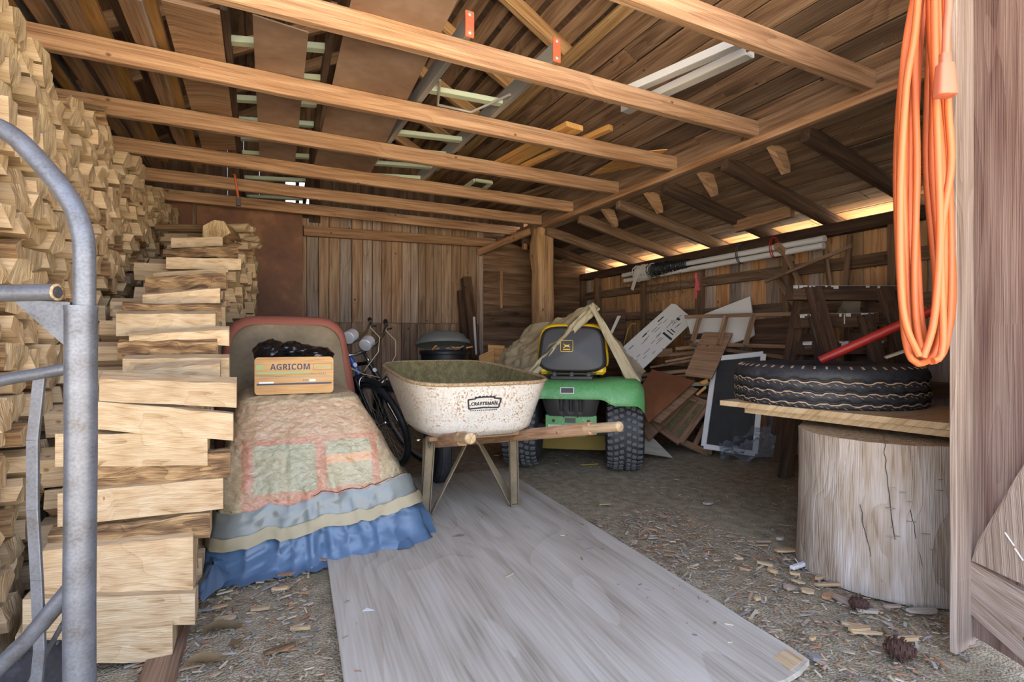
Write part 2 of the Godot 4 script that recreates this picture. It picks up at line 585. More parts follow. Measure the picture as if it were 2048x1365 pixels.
func build_shell() -> void:
	var z := -BACK
	# back wall: upright boards in two tiers, then level boards behind the post
	var wb := struct("wall_back", "back wall of upright brown barn boards with a tier of level boards")
	var x := LEFT - 0.05
	while x < 2.40:
		var w := R(0.085, 0.125)
		if x < 0.9: w = R(0.10, 0.13)
		var gap := R(0.003, 0.006)
		var wood := "grey" if rng.randf() < 0.35 else "backwall"
		plank("board", Vector3(x + w / 2, 1.12 + R(-0.004, 0.004), z - R(0.0, 0.006)), Vector3(x + w / 2, 2.30, z), w - gap, 0.022, wood, wb, Vector3.BACK, 0.62, 1.12, 0.004)
		plank("board", Vector3(x + w / 2, -0.02, z - 0.03 - R(0.0, 0.004)), Vector3(x + w / 2, 1.16, z - 0.03), w - 0.003, 0.022, "backwall", wb, Vector3.BACK, 0.5, 0.9, 0.004)
		x += w
	var added_backing := mb(0.5)  # dark sheet added behind the boards to stop daylight showing in their gaps
	added_backing.box(Vector3(0.65, 1.15, z - 0.06), Vector3.RIGHT, Vector3.UP, Vector3.BACK, Vector3(3.8, 2.34, 0.012))
	put("added_backing", added_backing, "dark", wb)
	var y := 0.0
	while y < 2.25:
		var h := R(0.12, 0.19)
		var lap := 0.024 if int(y * 100.0) % 2 else 0.036
		plank("board", Vector3(2.43, y + h / 2, z - lap), Vector3(RIGHT + 0.02, y + h / 2 + R(-0.006, 0.006), z - lap - 0.002), 0.024, h + 0.016, "roof", wb, Vector3.UP, 0.55, 1.0)
		y += h
	plank("batten", Vector3(2.44, 0, z + 0.02), Vector3(2.44, 2.05, z + 0.02), 0.055, 0.02, "grey", wb, Vector3.BACK, 0.9, 1.0)
	plank("batten", Vector3(2.72, 1.32, z + 0.0), Vector3(2.72, 1.78, z + 0.0), 0.035, 0.02, "joist", wb, Vector3.BACK, 0.9, 1.0)
	var wp := tinted(0.75, 0.8)
	wp.bar(PD(607, 462, BACK - 0.09), PD(990, 487, BACK - 0.09), 0.05, 0.10)
	put("top_plate", wp, "joist", wb)
	# gable above it, with a small four-light window
	var hole_a := PD(570, 421, BACK)
	var hole_b := PD(619, 362, BACK)
	x = LEFT - 0.05
	while x < GIRDER + 0.1:
		var w := 0.14
		var top: float = roof_y(clampf(x + w / 2, LEFT, GIRDER)) + 0.12
		var cx := x + w / 2
		if cx > hole_a.x - 0.07 and cx < hole_b.x + 0.07:
			plank("board", Vector3(cx, 2.29, z - 0.03), Vector3(cx, hole_a.y, z - 0.03), w, 0.022, "roof", wb, Vector3.BACK, 0.5, 0.8)
			plank("board", Vector3(cx, hole_b.y, z - 0.03), Vector3(cx, top, z - 0.03), w, 0.022, "roof", wb, Vector3.BACK, 0.5, 0.8)
		else:
			plank("board", Vector3(cx, 2.29, z - 0.03), Vector3(cx, top, z - 0.03), w - 0.001, 0.022, "roof", wb, Vector3.BACK, 0.5, 0.8)
		x += w
	var lo := PD(570, 421, BACK).x - 0.08
	var win := struct("window_1", "small four light window with bright panes high in the back gable")
	var cx0 := (hole_a.x + hole_b.x) / 2
	var cy0 := (hole_a.y + hole_b.y) / 2
	var hw := (hole_b.x - hole_a.x) / 2
	var hh := (hole_b.y - hole_a.y) / 2
	for e in [-1, 1]:
		plank("frame", Vector3(cx0 + e * (hw + 0.05), cy0 - hh - 0.1, z), Vector3(cx0 + e * (hw + 0.05), cy0 + hh + 0.1, z), 0.11, 0.035, "dark", win, Vector3.BACK)
		plank("frame", Vector3(cx0 - hw, cy0 + e * (hh + 0.03), z), Vector3(cx0 + hw, cy0 + e * (hh + 0.03), z), 0.06, 0.035, "dark", win, Vector3.BACK)
	plank("muntin", Vector3(cx0, cy0 - hh, z), Vector3(cx0, cy0 + hh, z), 0.035, 0.03, "dark", win, Vector3.BACK)
	plank("muntin", Vector3(cx0 - hw, cy0, z), Vector3(cx0 + hw, cy0, z), 0.035, 0.03, "dark", win, Vector3.BACK)
	for a in [-1, 1]:
		for b in [-1, 1]:
			var gm := mb()
			var o := Vector3(cx0 + a * hw / 2, cy0 + b * hh / 2, z - 0.005)
			gm.box(o, Vector3.RIGHT, Vector3.UP, Vector3.BACK, Vector3(hw - 0.03, hh - 0.03, 0.004), 0.0)
			put("pane", gm, "glass", win)
	# right wall: upright boards on girts, with studs and a plate; the eave above it stays open
	var wr := struct("wall_right", "right wall of upright orange brown boards nailed to dark girts")
	var d := 0.75
	while d < BACK + 0.05:
		var w := R(0.10, 0.17)
		var far := d + w / 2
		plank("board", Vector3(RIGHT + 0.012, -0.02, -far), Vector3(RIGHT + 0.012 + R(0, 0.006), 1.80, -far), w - R(0.003, 0.006), 0.022, "sidewall" if rng.randf() < 0.8 else "grey", wr, Vector3.RIGHT, 0.6, 1.2, 0.004)
		d += w
	var rl := mb(0.5)  # added here too: a sheet behind the side boards that keeps the gaps dark
	rl.box(Vector3(RIGHT + 0.04, 0.88, -3.25), Vector3.BACK, Vector3.UP, Vector3.RIGHT, Vector3(5.1, 1.8, 0.012))
	put("added_backing", rl, "dark", wr)
	var pl := tinted(0.6, 0.7)
	pl.bar(Vector3(RIGHT - 0.045, 1.755, -0.8), Vector3(RIGHT - 0.045, 1.755, -BACK), 0.09, 0.085)
	put("top_plate", pl, "dark", wr)
	var cuts := [0.85, 2.0, 2.79, 3.72, 4.52, 5.4, 5.72]
	for i in cuts.size():
		plank("stud", Vector3(RIGHT - 0.045, 0, -cuts[i]), Vector3(RIGHT - 0.045, 1.715, -cuts[i]), 0.055, 0.085, "roof", wr, Vector3.RIGHT, 0.55, 0.8)
		if i < cuts.size() - 1:
			var jit := R(-0.01, 0.01)
			for g in [[1.50, 0.09], [1.20, 0.085], [0.62, 0.09]]:
				plank("girt", Vector3(RIGHT - 0.03, g[0] + jit, -cuts[i] - 0.03), Vector3(RIGHT - 0.03, g[0] + jit * 0.5 + R(-0.008, 0.008), -cuts[i + 1] + 0.03), 0.04, g[1], "roof", wr, Vector3.UP, 0.55, 0.85)
	# left wall behind the tall firewood
	var wl := struct("wall_left", "left wall of dark boards behind the tall firewood")
	d = 0.75
	while d < BACK + 0.05:
		plank("board", Vector3(LEFT - 0.012, -0.02, -d - 0.12), Vector3(LEFT - 0.012, 2.5, -d - 0.12), 0.239, 0.024, "dark", wl, Vector3.RIGHT)
		d += 0.24
	# front wall right of the doorway and above it
	var wf := struct("wall_front", "front wall of boards beside and above the doorway")
	x = 1.96
	while x < 4.25:
		plank("board", Vector3(x + 0.115, -0.02, -FRONT), Vector3(x + 0.115, roof_y(x + 0.23) - 0.01, -FRONT), 0.229, 0.024, "oldpaint", wf, Vector3.BACK)
		x += 0.23
	x = LEFT - 0.1
	while x < 1.985:
		plank("board", Vector3(x + 0.115, 2.95, -FRONT), Vector3(x + 0.115, min(roof_y(x), roof_y(x + 0.23)) + 0.05, -FRONT), 0.229, 0.024, "oldpaint", wf, Vector3.BACK)
		x += 0.23
	# the hewn post, the girder with its ledger, the tie joists
	var pc := Vector3(2.79, 0, -4.86)
	var rows := []
	for k in 15:
		var yy := 2.12 * k / 14.0
		var row := PackedVector3Array()
		for q in 33:
			var an := TAU * q / 32.0
			var s := 0.092 / pow(pow(abs(cos(an)), 14.0) + pow(abs(sin(an)), 14.0), 1.0 / 14.0)
			s *= 1.0 + 0.025 * sin(k * 1.9 + q % 32 * 1.1) + 0.02 * sin(q % 32 * 0.7 + k * 0.7)
			if yy > 1.75 and yy < 2.05 and cos(an) < -0.3: s *= 1.2
			row.append(pc + Vector3(cos(an) * s, yy, sin(an) * s))
		rows.append(row)
	var pm := mb()
	var uvs := []
	for k in 15:
		var ur := PackedVector2Array()
		for q in 33: ur.append(Vector2(k * 0.07, q / 32.0 * 2.0))
		uvs.append(ur)
	pm.grid(rows, true, uvs, true)
	var po := put("trim_1", pm, "post")
	tag(po, "rough hewn tan post carrying the girder behind the green tractor", "", "", "structure")
	var gd := struct("trim_2", "long brown girder with a ledger strip that carries the tie joists")
	plank("girder", Vector3(GIRDER + 0.05, 2.205, -0.8), Vector3(GIRDER + 0.05, 2.205, -4.95), 0.10, 0.19, "joist", gd, Vector3.UP, 0.62, 0.66)
	plank("ledger", Vector3(GIRDER - 0.02, 2.132, -0.8), Vector3(GIRDER - 0.02, 2.132, -4.72), 0.04, 0.046, "joist", gd, Vector3.UP, 0.92, 0.96)
	plank("girder", Vector3(GIRDER + 0.02, 2.16, -4.96), Vector3(GIRDER + 0.02, 2.16, -BACK), 0.05, 0.10, "joist", gd, Vector3.UP, 0.7, 0.75)
	plank("brace", PD(957, 506, BACK - 0.15), PD(1062, 462, 5.0), 0.04, 0.07, "joist", gd, Vector3.UP, 0.75, 0.8)
	var ds := [1.49, 2.15, 2.83, 3.50, 4.19, 4.80, 5.40]
	for i in ds.size():
		var jo := struct("trim_%d" % (3 + i), "")
		var jm := tinted(0.92, 1.08, 0.03)
		jm.bar(Vector3(LEFT, JOIST + 0.05 + R(-0.008, 0.008), -ds[i] - 0.022), Vector3(GIRDER - 0.002 + (0.0 if i < 6 else 0.05), JOIST + 0.05, -ds[i] - 0.022), 0.044, 0.098, Vector3.UP, 0.004)
		put("joist", jm, "joist", jo)
	plank("nailing_block", PD(1049, 445, 5.3), PD(1049, 500, 5.3), 0.05, 0.05, "joist", gd, Vector3.BACK, 0.7, 0.8)

# ---------------------------------------------------------------- roof
func build_roof() -> void:
	var c := struct("ceiling", "underside of the barn roof: rafters and old boards under shakes")
	# outer weather layer
	var sl := [[LEFT - 0.3, RIDGE, 0.15], [RIDGE, GIRDER + 0.18, 0.15], [GIRDER + 0.10, 4.45, 0.035]]
	for s in sl:
		var a := Vector3(s[0], roof_y(s[0]) + s[2], -0.10)
		var b := Vector3(s[1], roof_y(s[1] - 0.001) + s[2], -0.10)
		if s[1] == GIRDER + 0.18: b.y = 2.26 - 0.55 * 0.18 + s[2]
		if s[0] == GIRDER + 0.10: b.y = 2.15 - 0.226 * (4.45 - GIRDER) + s[2]
		var m := mb(0.7)
		m.sheet([a, b, b + Vector3(0, 0, -6.0), a + Vector3(0, 0, -6.0)], -0.03)
		put("shake_layer", m, "dark", c)
	# right slope: low part boarded, high part open to the rafters and skip boards
	var sdir := Vector3(1, -0.55, 0).normalized()
	var nrm := Vector3(0.55, 1, 0).normalized()
	var x := 1.86
	while x < GIRDER - 0.05:
		var w: float = min(R(0.11, 0.16), (GIRDER - x) * 1.14)
		var p := Vector3(x, roof_y(x), 0) + sdir * w / 2 + nrm * 0.012
		var cut := R(2.4, 4.2)
		for e in [[0.4, cut], [cut, 5.74]]:
			plank("board", p + Vector3(0, R(0, 0.008), -e[0]), p + Vector3(0, R(0, 0.008), -e[1] + 0.002), w - 0.006, 0.02, "roof", c, nrm, 0.55, 1.35)
		x += w * sdir.x
	var pu := tinted(0.8, 0.85)
	pu.col = Color(0.82, 0.86, 0.68)
	pu.bar(Vector3(1.84, roof_y(1.84) - 0.005, -0.4), Vector3(1.84, roof_y(1.84) - 0.005, -5.74), 0.07, 0.05, nrm)
	put("purlin", pu, "joist", c)
	var ds := []
	for k in 8: ds.append(0.98 + k * 0.64)
	for dd in ds:
		var rf := tinted(0.85, 1.1)
		rf.col = Color(rf.col.r, rf.col.g, rf.col.b * 0.82)
		rf.bar(Vector3(RIDGE, roof_y(RIDGE) + 0.06, -dd), Vector3(1.95, roof_y(1.95) + 0.06, -dd), 0.05, 0.09, nrm)
		put("rafter", rf, "joist", c)
		plank("rafter", Vector3(RIDGE, roof_y(RIDGE) + 0.06, -dd), Vector3(LEFT - 0.2, roof_y(LEFT - 0.2) + 0.06, -dd), 0.05, 0.09, "roof", c, Vector3(-0.55, 1, 0).normalized(), 0.8, 1.0)
	x = RIDGE + 0.02
	while x < 1.9:
		var w := R(0.09, 0.12)
		var p := Vector3(x, roof_y(x), 0) + sdir * w / 2 + nrm * 0.105
		plank("skip_board", p + Vector3(0, 0, -0.4), p + Vector3(0, 0, -5.74), w, 0.02, "roof", c, nrm, 0.9, 1.4)
		x += (w + 0.035) * sdir.x
	# the weather shakes seen between the skip boards
	for r in 9:
		for k in 17:
			var xx := RIDGE + 0.06 + r * 0.135
			var p := Vector3(xx, roof_y(xx), -0.6 - k * 0.31 - R(-0.03, 0.03)) + nrm * 0.124
			var m := tinted(0.6, 1.3, 0.1)
			m.box(p, sdir, nrm, Vector3.BACK, Vector3(0.15, 0.008, 0.13 + R(0, 0.14)), 0.0)
			put("shake", m, "roof", c)
	x = LEFT - 0.2
	var ldir := Vector3(1, 0.55, 0).normalized()
	var lnrm := Vector3(-0.55, 1, 0).normalized()
	while x < RIDGE - 0.05:
		var w := R(0.12, 0.16)
		var p := Vector3(x, roof_y(x), 0) + ldir * w / 2 + lnrm * 0.11
		plank("board", p + Vector3(0, 0, -0.4), p + Vector3(0, 0, -5.74), w - 0.006, 0.02, "roof", c, lnrm, 0.6, 1.0)
		x += w * ldir.x
	# lean-to: boards on rafters down to the open eave
	var bdir := Vector3(1, -0.226, 0).normalized()
	var bn := Vector3(0.226, 1, 0).normalized()
	x = GIRDER + 0.10
	while x < 4.35:
		var w := R(0.12, 0.18)
		var p := Vector3(x, roof_y(x), 0) + bdir * w / 2 + bn * 0.012
		var cut := R(1.8, 4.4)
		for e in [[0.4, cut], [cut, 5.78]]:
			plank("board", p + Vector3(0, R(-0.003, 0.006), -e[0]), p + Vector3(0, R(-0.003, 0.006), -e[1] + 0.002), w - 0.006, 0.02, "roof" if x < 3.7 else "sidewall", c, bn, 0.55, 1.2)
		x += w * bdir.x
	for dd in [1.30, 1.88, 2.44, 3.0, 3.55, 4.13, 4.75, 5.3]:
		var m := tinted(0.75, 1.0)
		var a := Vector3(GIRDER + 0.02, roof_y(GIRDER + 0.02) - 0.055, -dd)
		var b := Vector3(4.30, roof_y(4.30) - 0.05, -dd - R(-0.02, 0.02))
		if dd < 1.5: m.bar(a - Vector3(0, 0.02, 0), b - Vector3(0, 0.02, 0), 0.05, 0.17, bn)
		else: m.bar(a, b, 0.06, 0.10, bn, 0.012)
		put("rafter", m, "roof" if int(dd * 100) % 2 else "dark", c)
	for dd in [2.16, 2.72, 3.28, 3.86]:
		var m := tinted(0.9, 1.0)
		var o := Vector3(GIRDER + 0.14, 2.02, -dd)
		m.plate(o, Vector3(1, 0, 0), Vector3.UP, Vector3.BACK, PackedVector2Array([Vector2(-0.08, 0.10), Vector2(0.05, 0.10), Vector2(0.10, -0.01), Vector2(0.10, -0.05), Vector2(0.07, -0.06)]), 0.04)
		put("cleat", m, "joist", c)
	plank("blocking", PX(1470, 455, 3.55), PX(1585, 422, 3.55), 0.05, 0.09, "joist", c, Vector3.UP, 0.7, 0.8)

# ---------------------------------------------------------------- floor
func build_floor() -> void:
	var f := FastNoiseLite.new()
	f.seed = 5
	f.frequency = 1.1
	var rows := []
	for i in 91:
		var row := PackedVector3Array()
		for j in 81:
			var p := Vector3(-1.3 + 5.6 * j / 80.0, 0, 1.0 - 7.0 * i / 90.0)
			p.y = -0.006 + 0.012 * f.get_noise_2d(p.x, p.z) + 0.005 * f.get_noise_2d(p.x * 5, p.z * 5)
			if p.x > 1.5: p.y = p.y * 1.0
			row.append(p)
		rows.append(row)
	var m := mb()
	m.grid(rows, false, null, true)
	tag(put("floor", m, "dirt"), "bare grey brown earth floor of the barn", "", "", "structure")
	var yard := mb()
	yard.sheet([Vector3(-40, -0.03, 40), Vector3(40, -0.03, 40), Vector3(40, -0.03, -40), Vector3(-40, -0.03, -40)], -0.2)
	var yo := put("ground", yard, mat("yard", C(206, 192, 166), 0.95))
	tag(yo, "pale dry ground of the yard outside the barn", "", "", "structure")
	# the plywood sheet laid as a ramp
	var b := mb(1.0, 2.4, 1.2)
	b.ou = 0.2; b.ov = 0.1
	var ax := Vector3(sin(0.07), 0, -cos(0.07))
	var right := Vector3(cos(0.07), 0, sin(0.07))
	var near := Vector3(0.185, 0, -0.985)
	var poly := PackedVector2Array()
	for q in [Vector2(0, 0), Vector2(0, 1.08), Vector2(0.012, 1.15), Vector2(0.035, 1.215), Vector2(0.10, 1.22), Vector2(0.26, 1.217), Vector2(0.4, 1.222), Vector2(2.40, 1.22), Vector2(2.40, 0)]: poly.append(q)
	b.plate(near + Vector3(0, 0.008, 0), ax, right, Vector3.UP, poly, 0.016)
	var ply_o := lone("plywood_sheet", b, "ply", "worn grey plywood sheet lying flat on the earth floor", "plywood")
	var chip := mb()
	chip.plate(near + ax * 0.02 + right * 1.12 + Vector3(0, 0.0245, 0), ax, right, Vector3.UP, PackedVector2Array([Vector2(0, 0), Vector2(0.06, 0.01), Vector2(0.075, 0.075), Vector2(0.02, 0.085)]), 0.0015)
	put("splinter", chip, "pale", ply_o)

# ---------------------------------------------------------------- things stored on the joists
func loft_bar(called: String, near: Vector2, far: Vector2, w: float, h: float, m: String, label: String, cat: String, group := "", y := 2.256, tone := 1.0) -> MeshInstance3D:
	# the near and far ends are pixels of the underside, at the height y
	var a := PY(near.x, near.y, y)
	var b := PY(far.x, far.y, y)
	var q := mb(tone)
	q.bar(a + Vector3(0, h / 2, 0), b + Vector3(0, h / 2, 0), w, h)
	return lone(called, q, m, label, cat, group)

func loft_line(x0: float, x1: float, d0: float, d1: float, y: float) -> Array:
	return [Vector3(x0, y, -d0), Vector3(x1, y, -d1)]

func build_loft() -> void:
	var top := JOIST + 0.102
	# bundle of trim boards at the left, above the tall firewood
	var cols := ["fresh", "joist", "grey", "joist", "fresh", "dark", "joist", "fresh", "roof", "joist", "grey", "roof"]
	var tones := [0.42, 0.75, 0.5, 0.6, 0.5, 1.0, 0.7, 0.55, 0.8, 0.85, 0.75, 0.8]
	for i in 8:
		var x := -0.88 + i * 0.072
		var q := mb(tones[i])
		var w := R(0.045, 0.075)
		var lean := R(-0.06, 0.06)
		var h := R(0.018, 0.03)
		var lift := 0.03 * (i % 3)
		q.bar(Vector3(x, top + h / 2 + lift, -1.18 - R(0, 0.2)), Vector3(x + lean, top + h / 2 + lift, -4.3 - R(0, 0.7)), w, h)
		lone("trim_board", q, cols[i], "long narrow trim board in the bundle on the joists above the tall firewood", "board", "trim boards bundled on the joists")
	var gp := mb(0.8)
	gp.tube([Vector3(-0.98, top + 0.05, -1.1), Vector3(-0.90, top + 0.05, -2.6), Vector3(-0.9, top + 0.05, -3.9)], 0.045, 12)
	lone("roll", gp, "graphite", "dark grey roll of roofing lying beside the bundle of trim boards", "roll")
	# wide dark boards and panels laid along the joists
	var wide := mb(0.92)
	wide.us = 1.6; wide.vs = 0.5
	wide.sheet([PY(322, 0, top), PY(440, 30, top), PY(472, 300, top), PY(405, 300, top)], 0.02)
	lone("wide_board", wide, "joist", "wide dark brown board lying across the joists beside the old wooden ladder", "board")
	var nb := mb(0.85)
	nb.bar(PY(262, 0, top) + Vector3(0, 0.03, 0), PY(360, 285, top) + Vector3(0, 0.03, 0), 0.07, 0.05)
	lone("stud_board", nb, "grey", "narrow grey brown stud lying beside the wide dark board", "board")
	# panels with real thickness: [near-left, near-right, far-right, far-left] pixels on the joist tops
	var p1 := mb()
	p1.sheet([PY(505, 30, top - 0.003), PY(617, 66, top - 0.003), PY(588, 345, top - 0.003), PY(520, 340, top - 0.003)], 0.006)
	lone("fibre_panel", p1, "fibreboard", "narrow brown fibreboard panel lying under the old wooden ladder", "panel")
	var p2 := mb()
	p2.sheet([PY(716, -60, top - 0.003), PY(925, -20, top - 0.003), PY(742, 345, top - 0.003), PY(625, 345, top - 0.003)], 0.006)
	lone("fibre_panel", p2, "fibreboard", "broad brown fibreboard panel with a cracked edge beside the metal ladder", "panel")
	# old wooden ladder with pale green rungs, above the narrow panel
	var ly := top + 0.02
	var la := [PY(447, 20, ly), PY(490, 410, ly)]
	var lb := [PY(668, 40, ly), PY(608, 415, ly)]
	var lad := thing("wooden_ladder", la[0], "old wooden ladder with dark rails and flaking pale green rungs", "ladder")
	for s in [la, lb]:
		plank("rail", s[0] + Vector3(0, 0.04, 0), s[1] + Vector3(0, 0.04, 0), 0.03, 0.08, "dark", lad, Vector3.UP, 0.95, 1.1)
	for k in 11:
		var f := k / 10.5
		# rungs sit evenly in depth
		var a: Vector3 = la[0].lerp(la[1], f)
		var b: Vector3 = lb[0].lerp(lb[1], f)
		plank("rung", a + Vector3(0, 0.045, 0), b + Vector3(0, 0.045, 0), 0.045, 0.03, "palegreen", lad, Vector3.UP, 0.85, 1.0)
	# aluminium ladder with orange rubber feet
	var ra := [PY(938, 72, top), PY(722, 362, top)]
	var rb := [PY(1112, 122, top), PY(838, 368, top)]
	var al := thing("metal_ladder", ra[0], "grey aluminium ladder with orange rubber end caps on the joists", "ladder")
	for s in [ra, rb]:
		plank("rail", s[0] + Vector3(0, 0.045, 0), s[1] + Vector3(0, 0.045, 0), 0.03, 0.09, "alu", al, Vector3.UP, 0.8, 0.9)
		var back: Vector3 = (s[1] - s[0]).normalized()
		var cap := mb()
		cap.bar(s[0] - back * 0.012 + Vector3(0, 0.048, 0), s[0] - back * 0.001 + Vector3(0, 0.048, 0), 0.042, 0.115)
		var co := put("end_cap", cap, "orangeplastic", al)
		for e in [-1, 1]:
			var rv := mb()
			rv.lathe(s[0] - back * 0.011 + Vector3(0, 0.048 + 0.04 * e, 0), -back, [Vector2(0.009, 0), Vector2(0.009, 0.004), Vector2(0.0, 0.006)], 10)
			put("rivet", rv, "alu", co)
		for k in 7:
			var rg := mb()
			rg.bar(s[0] - back * 0.0135 + Vector3(0, 0.02 + 0.0095 * k, 0), s[0] - back * 0.0115 + Vector3(0, 0.02 + 0.0095 * k, 0), 0.036, 0.003, Vector3.UP, 0.0)
			put("ridge", rg, "orangeplastic", co)
	for k in 6:
		var f := 0.26 + k * 0.142
		var a: Vector3 = ra[0].lerp(ra[1], f) + Vector3(0, 0.03, 0)
		var b: Vector3 = rb[0].lerp(rb[1], f) + Vector3(0, 0.03, 0)
		plank("rung", a, b, 0.05, 0.028, "palegreen", al, Vector3.UP, 0.95, 1.05)
	var hk := mb()
	hk.tube([ra[0].lerp(ra[1], 0.2) + Vector3(0.03, 0.02, 0), ra[0].lerp(ra[1], 0.3) + Vector3(0.10, -0.0, 0), ra[0].lerp(rb[1], 0.32) + Vector3(0.16, 0.0, 0), rb[0].lerp(rb[1], 0.2) + Vector3(-0.02, 0.02, 0)], 0.008, 8)
	put("brace_wire", hk, "alu", al)
	# boards and scraps at the right end of the joists, under the boarded slope
	var yb := mb()
	yb.bar(PY(1150, 252, top + 0.02), PY(975, 345, top + 0.02), 0.14, 0.035)
	lone("cedar_board", yb, "fresh", "short fresh yellow board lying on the joists, wider of two", "board")
	var yb2 := mb(0.95)
	yb2.bar(PY(1222, 255, top + 0.01), PY(1030, 340, top + 0.01), 0.045, 0.035)
	lone("cedar_strip", yb2, "fresh", "thin fresh yellow strip lying beside the short yellow board", "board")
	for e in [[Vector2(1485, 88), Vector2(1215, 205), 0.05, "first"], [Vector2(1500, 110), Vector2(1250, 225), 0.06, "second"]]:
		var g := mb(0.95)
		var a := PY(e[0].x, e[0].y, top + 0.05)
		var b := PY(e[1].x, e[1].y, top + 0.05)
		g.bar(a, b, e[2], 0.012)
		for s in [-1, 1]: g.bar(a + Vector3(s * e[2] * 0.5, 0.015, 0), b + Vector3(s * e[2] * 0.5, 0.015, 0), 0.004, 0.04, Vector3.UP, 0.0)
		lone("gutter", g, "white", "length of dusty white channel under the roof boards", "gutter", "white channels under the roof boards")
	var peg := mb()
	peg.sheet([PY(1180, 350, top), PY(1290, 330, top), PY(1335, 298, top), PY(1250, 306, top)], 0.006)
	var po := lone("pegboard", peg, "fresh", "scrap of tan pegboard lying near the girder end of the joists", "pegboard")
	for k in 20:
		var h := mb()
		var c := PY(1205 + (k % 5) * 22 + (k / 5) * 8, 345 - (k % 5) * 4 - (k / 5) * 8, top - 0.0012)
		h.box(c, Vector3.RIGHT, Vector3.UP, Vector3.BACK, Vector3(0.007, 0.001, 0.007), 0.0)
		put("hole", h, "black", po)
	var fr := thing("picture_frame", PY(960, 375, top), "small pale green wooden frame lying on the far joists", "frame")
	var fc := [PY(930, 378, top), PY(950, 364, top), PY(983, 369, top), PY(965, 384, top)]
	for k in 4: plank("side", fc[k] + Vector3(0, 0.015, 0), fc[(k + 1) % 4] + Vector3(0, 0.015, 0), 0.03, 0.025, "palegreen", fr)
	var sp := [[1140, 412, 1200, 392, 0.05, "white", 0.8], [905, 420, 1000, 385, 0.08, "roof", 1.0], [1115, 370, 1010, 405, 0.12, "roof", 0.8]]
	for e in sp:
		var q := mb(e[6])
		q.bar(PY(e[0], e[1], top + 0.01), PY(e[2], e[3], top + 0.01), e[4], 0.02)
		lone("scrap_board", q, e[5], "short scrap board lying on the far joists near the post", "board", "scrap boards on the far joists")
	# a cord end hung over a joist
	var wc := mb()
	var h0 := PD(470, 362, 4.70)
	wc.tube([h0 + Vector3(-0.02, 0.03, 0.06), h0 + Vector3(0, 0.02, 0.09), h0 + Vector3(0.015, -0.08, 0.085), PD(477, 398, 4.68)], 0.009, 8)
	var wo := lone("hanging_cord", wc, "orangeplastic", "short orange cord end hanging over a far joist", "cord")
	var wp := mb()
	wp.bar(PD(477, 396, 4.68), PD(477, 412, 4.68), 0.035, 0.03, Vector3.BACK)
	put("plug", wp, "graphite", wo)

# ---------------------------------------------------------------- firewood
# a split log between two end outlines; sides and ends are two surfaces of one mesh
func log_mesh(ra: Array, rb: Array, side: String, segs := 4, jit := 0.004, xf := Transform3D.IDENTITY, unit := 1.0) -> ArrayMesh:
	var rings := []
	var k := ra.size()
	for s in segs + 1:
		var f := float(s) / segs
		var ring := []
		for i in k:
			var p: Vector3 = ra[i].lerp(rb[i], f)
			if s > 0 and s < segs: p += Vector3(R(-1, 1), R(-1, 1), R(-1, 1)) * jit
			ring.append(p)
		rings.append(ring)
	var b := tinted(0.74, 1.06, 0.03)
	b.us = 0.6; b.vs = 0.22
	var e := tinted(0.72, 1.12, 0.05)
	for s in segs:
		var mid := Vector3.ZERO
		for i in k: mid += (rings[s][i] + rings[s + 1][i]) / (2.0 * k)
		for i in k:
			var j := (i + 1) % k
			var la := Vector2(b.ou + s * 0.1, b.ov + i * 0.07)
			var dw := 0.07 / b.vs
			var q := [rings[s][i], rings[s + 1][i], rings[s + 1][j], rings[s][j]]
			var uv := [la / b.us, la / b.us + Vector2(0.1 / b.us, 0), la / b.us + Vector2(0.1 / b.us, dw), la / b.us + Vector2(0, dw)]
			b.face([q[0], q[1], q[2]], [uv[0], uv[1], uv[2]], mid)
			b.face([q[0], q[2], q[3]], [uv[0], uv[2], uv[3]], mid)
	for s in [0, segs]:
		var mid := Vector3.ZERO
		for p in rings[s]: mid += p / k
		var inside := Vector3.ZERO
		for p in rings[1 if s == 0 else segs - 1]: inside += p / k
		mid += (inside - mid) * R(-0.02, 0.035)
		for i in k:
			var ps := [rings[s][i], rings[s][(i + 1) % k], mid]
			var uv := []
			for p in ps: uv.append(Vector2(p.y * unit / 0.40 + e.ou, p.z * unit / 0.16 + e.ov))
			e.face(ps, uv, inside)
	var m := b.mesh(xf)
	e.mesh(xf, m)
	m.surface_set_material(0, M[side])
	m.surface_set_material(1, M["logend"])
	return m
func log_thing(m: ArrayMesh, at: Transform3D, label: String, group: String) -> void:
	var o := MeshInstance3D.new()
	named(o, "firewood_log", self)
	o.mesh = m
	o.transform = at
	tag(o, label, "firewood", group)
# kinds of split log for the stacks: unit outline (1 x 1), 0.38 long to the left of the origin
func log_kinds(n: int) -> Array:
	var out := []
	for v in n:
		var k: int = [4, 5, 5, 6, 4, 7][v % 6]
		var a := []
		var b := []
		var turn := R(0, TAU)
		for i in k:
			var an := turn + TAU * (i + R(-0.2, 0.2)) / k
			var r := R(0.50, 0.66)
			var y := clampf(sin(an) * r, -0.52, 0.52) + 0.5
			var zz := clampf(cos(an) * r, -0.54, 0.54)
			a.append(Vector3(R(-0.012, 0.012), y, zz))
			b.append(Vector3(-0.38, clampf(y + R(-0.08, 0.08), 0, 1.0), zz + R(-0.08, 0.08)))
		out.append(log_mesh(a, b, "bark" if v % 5 == 4 else "pale", 2, 0.0, Transform3D.IDENTITY, 0.09))
	return out

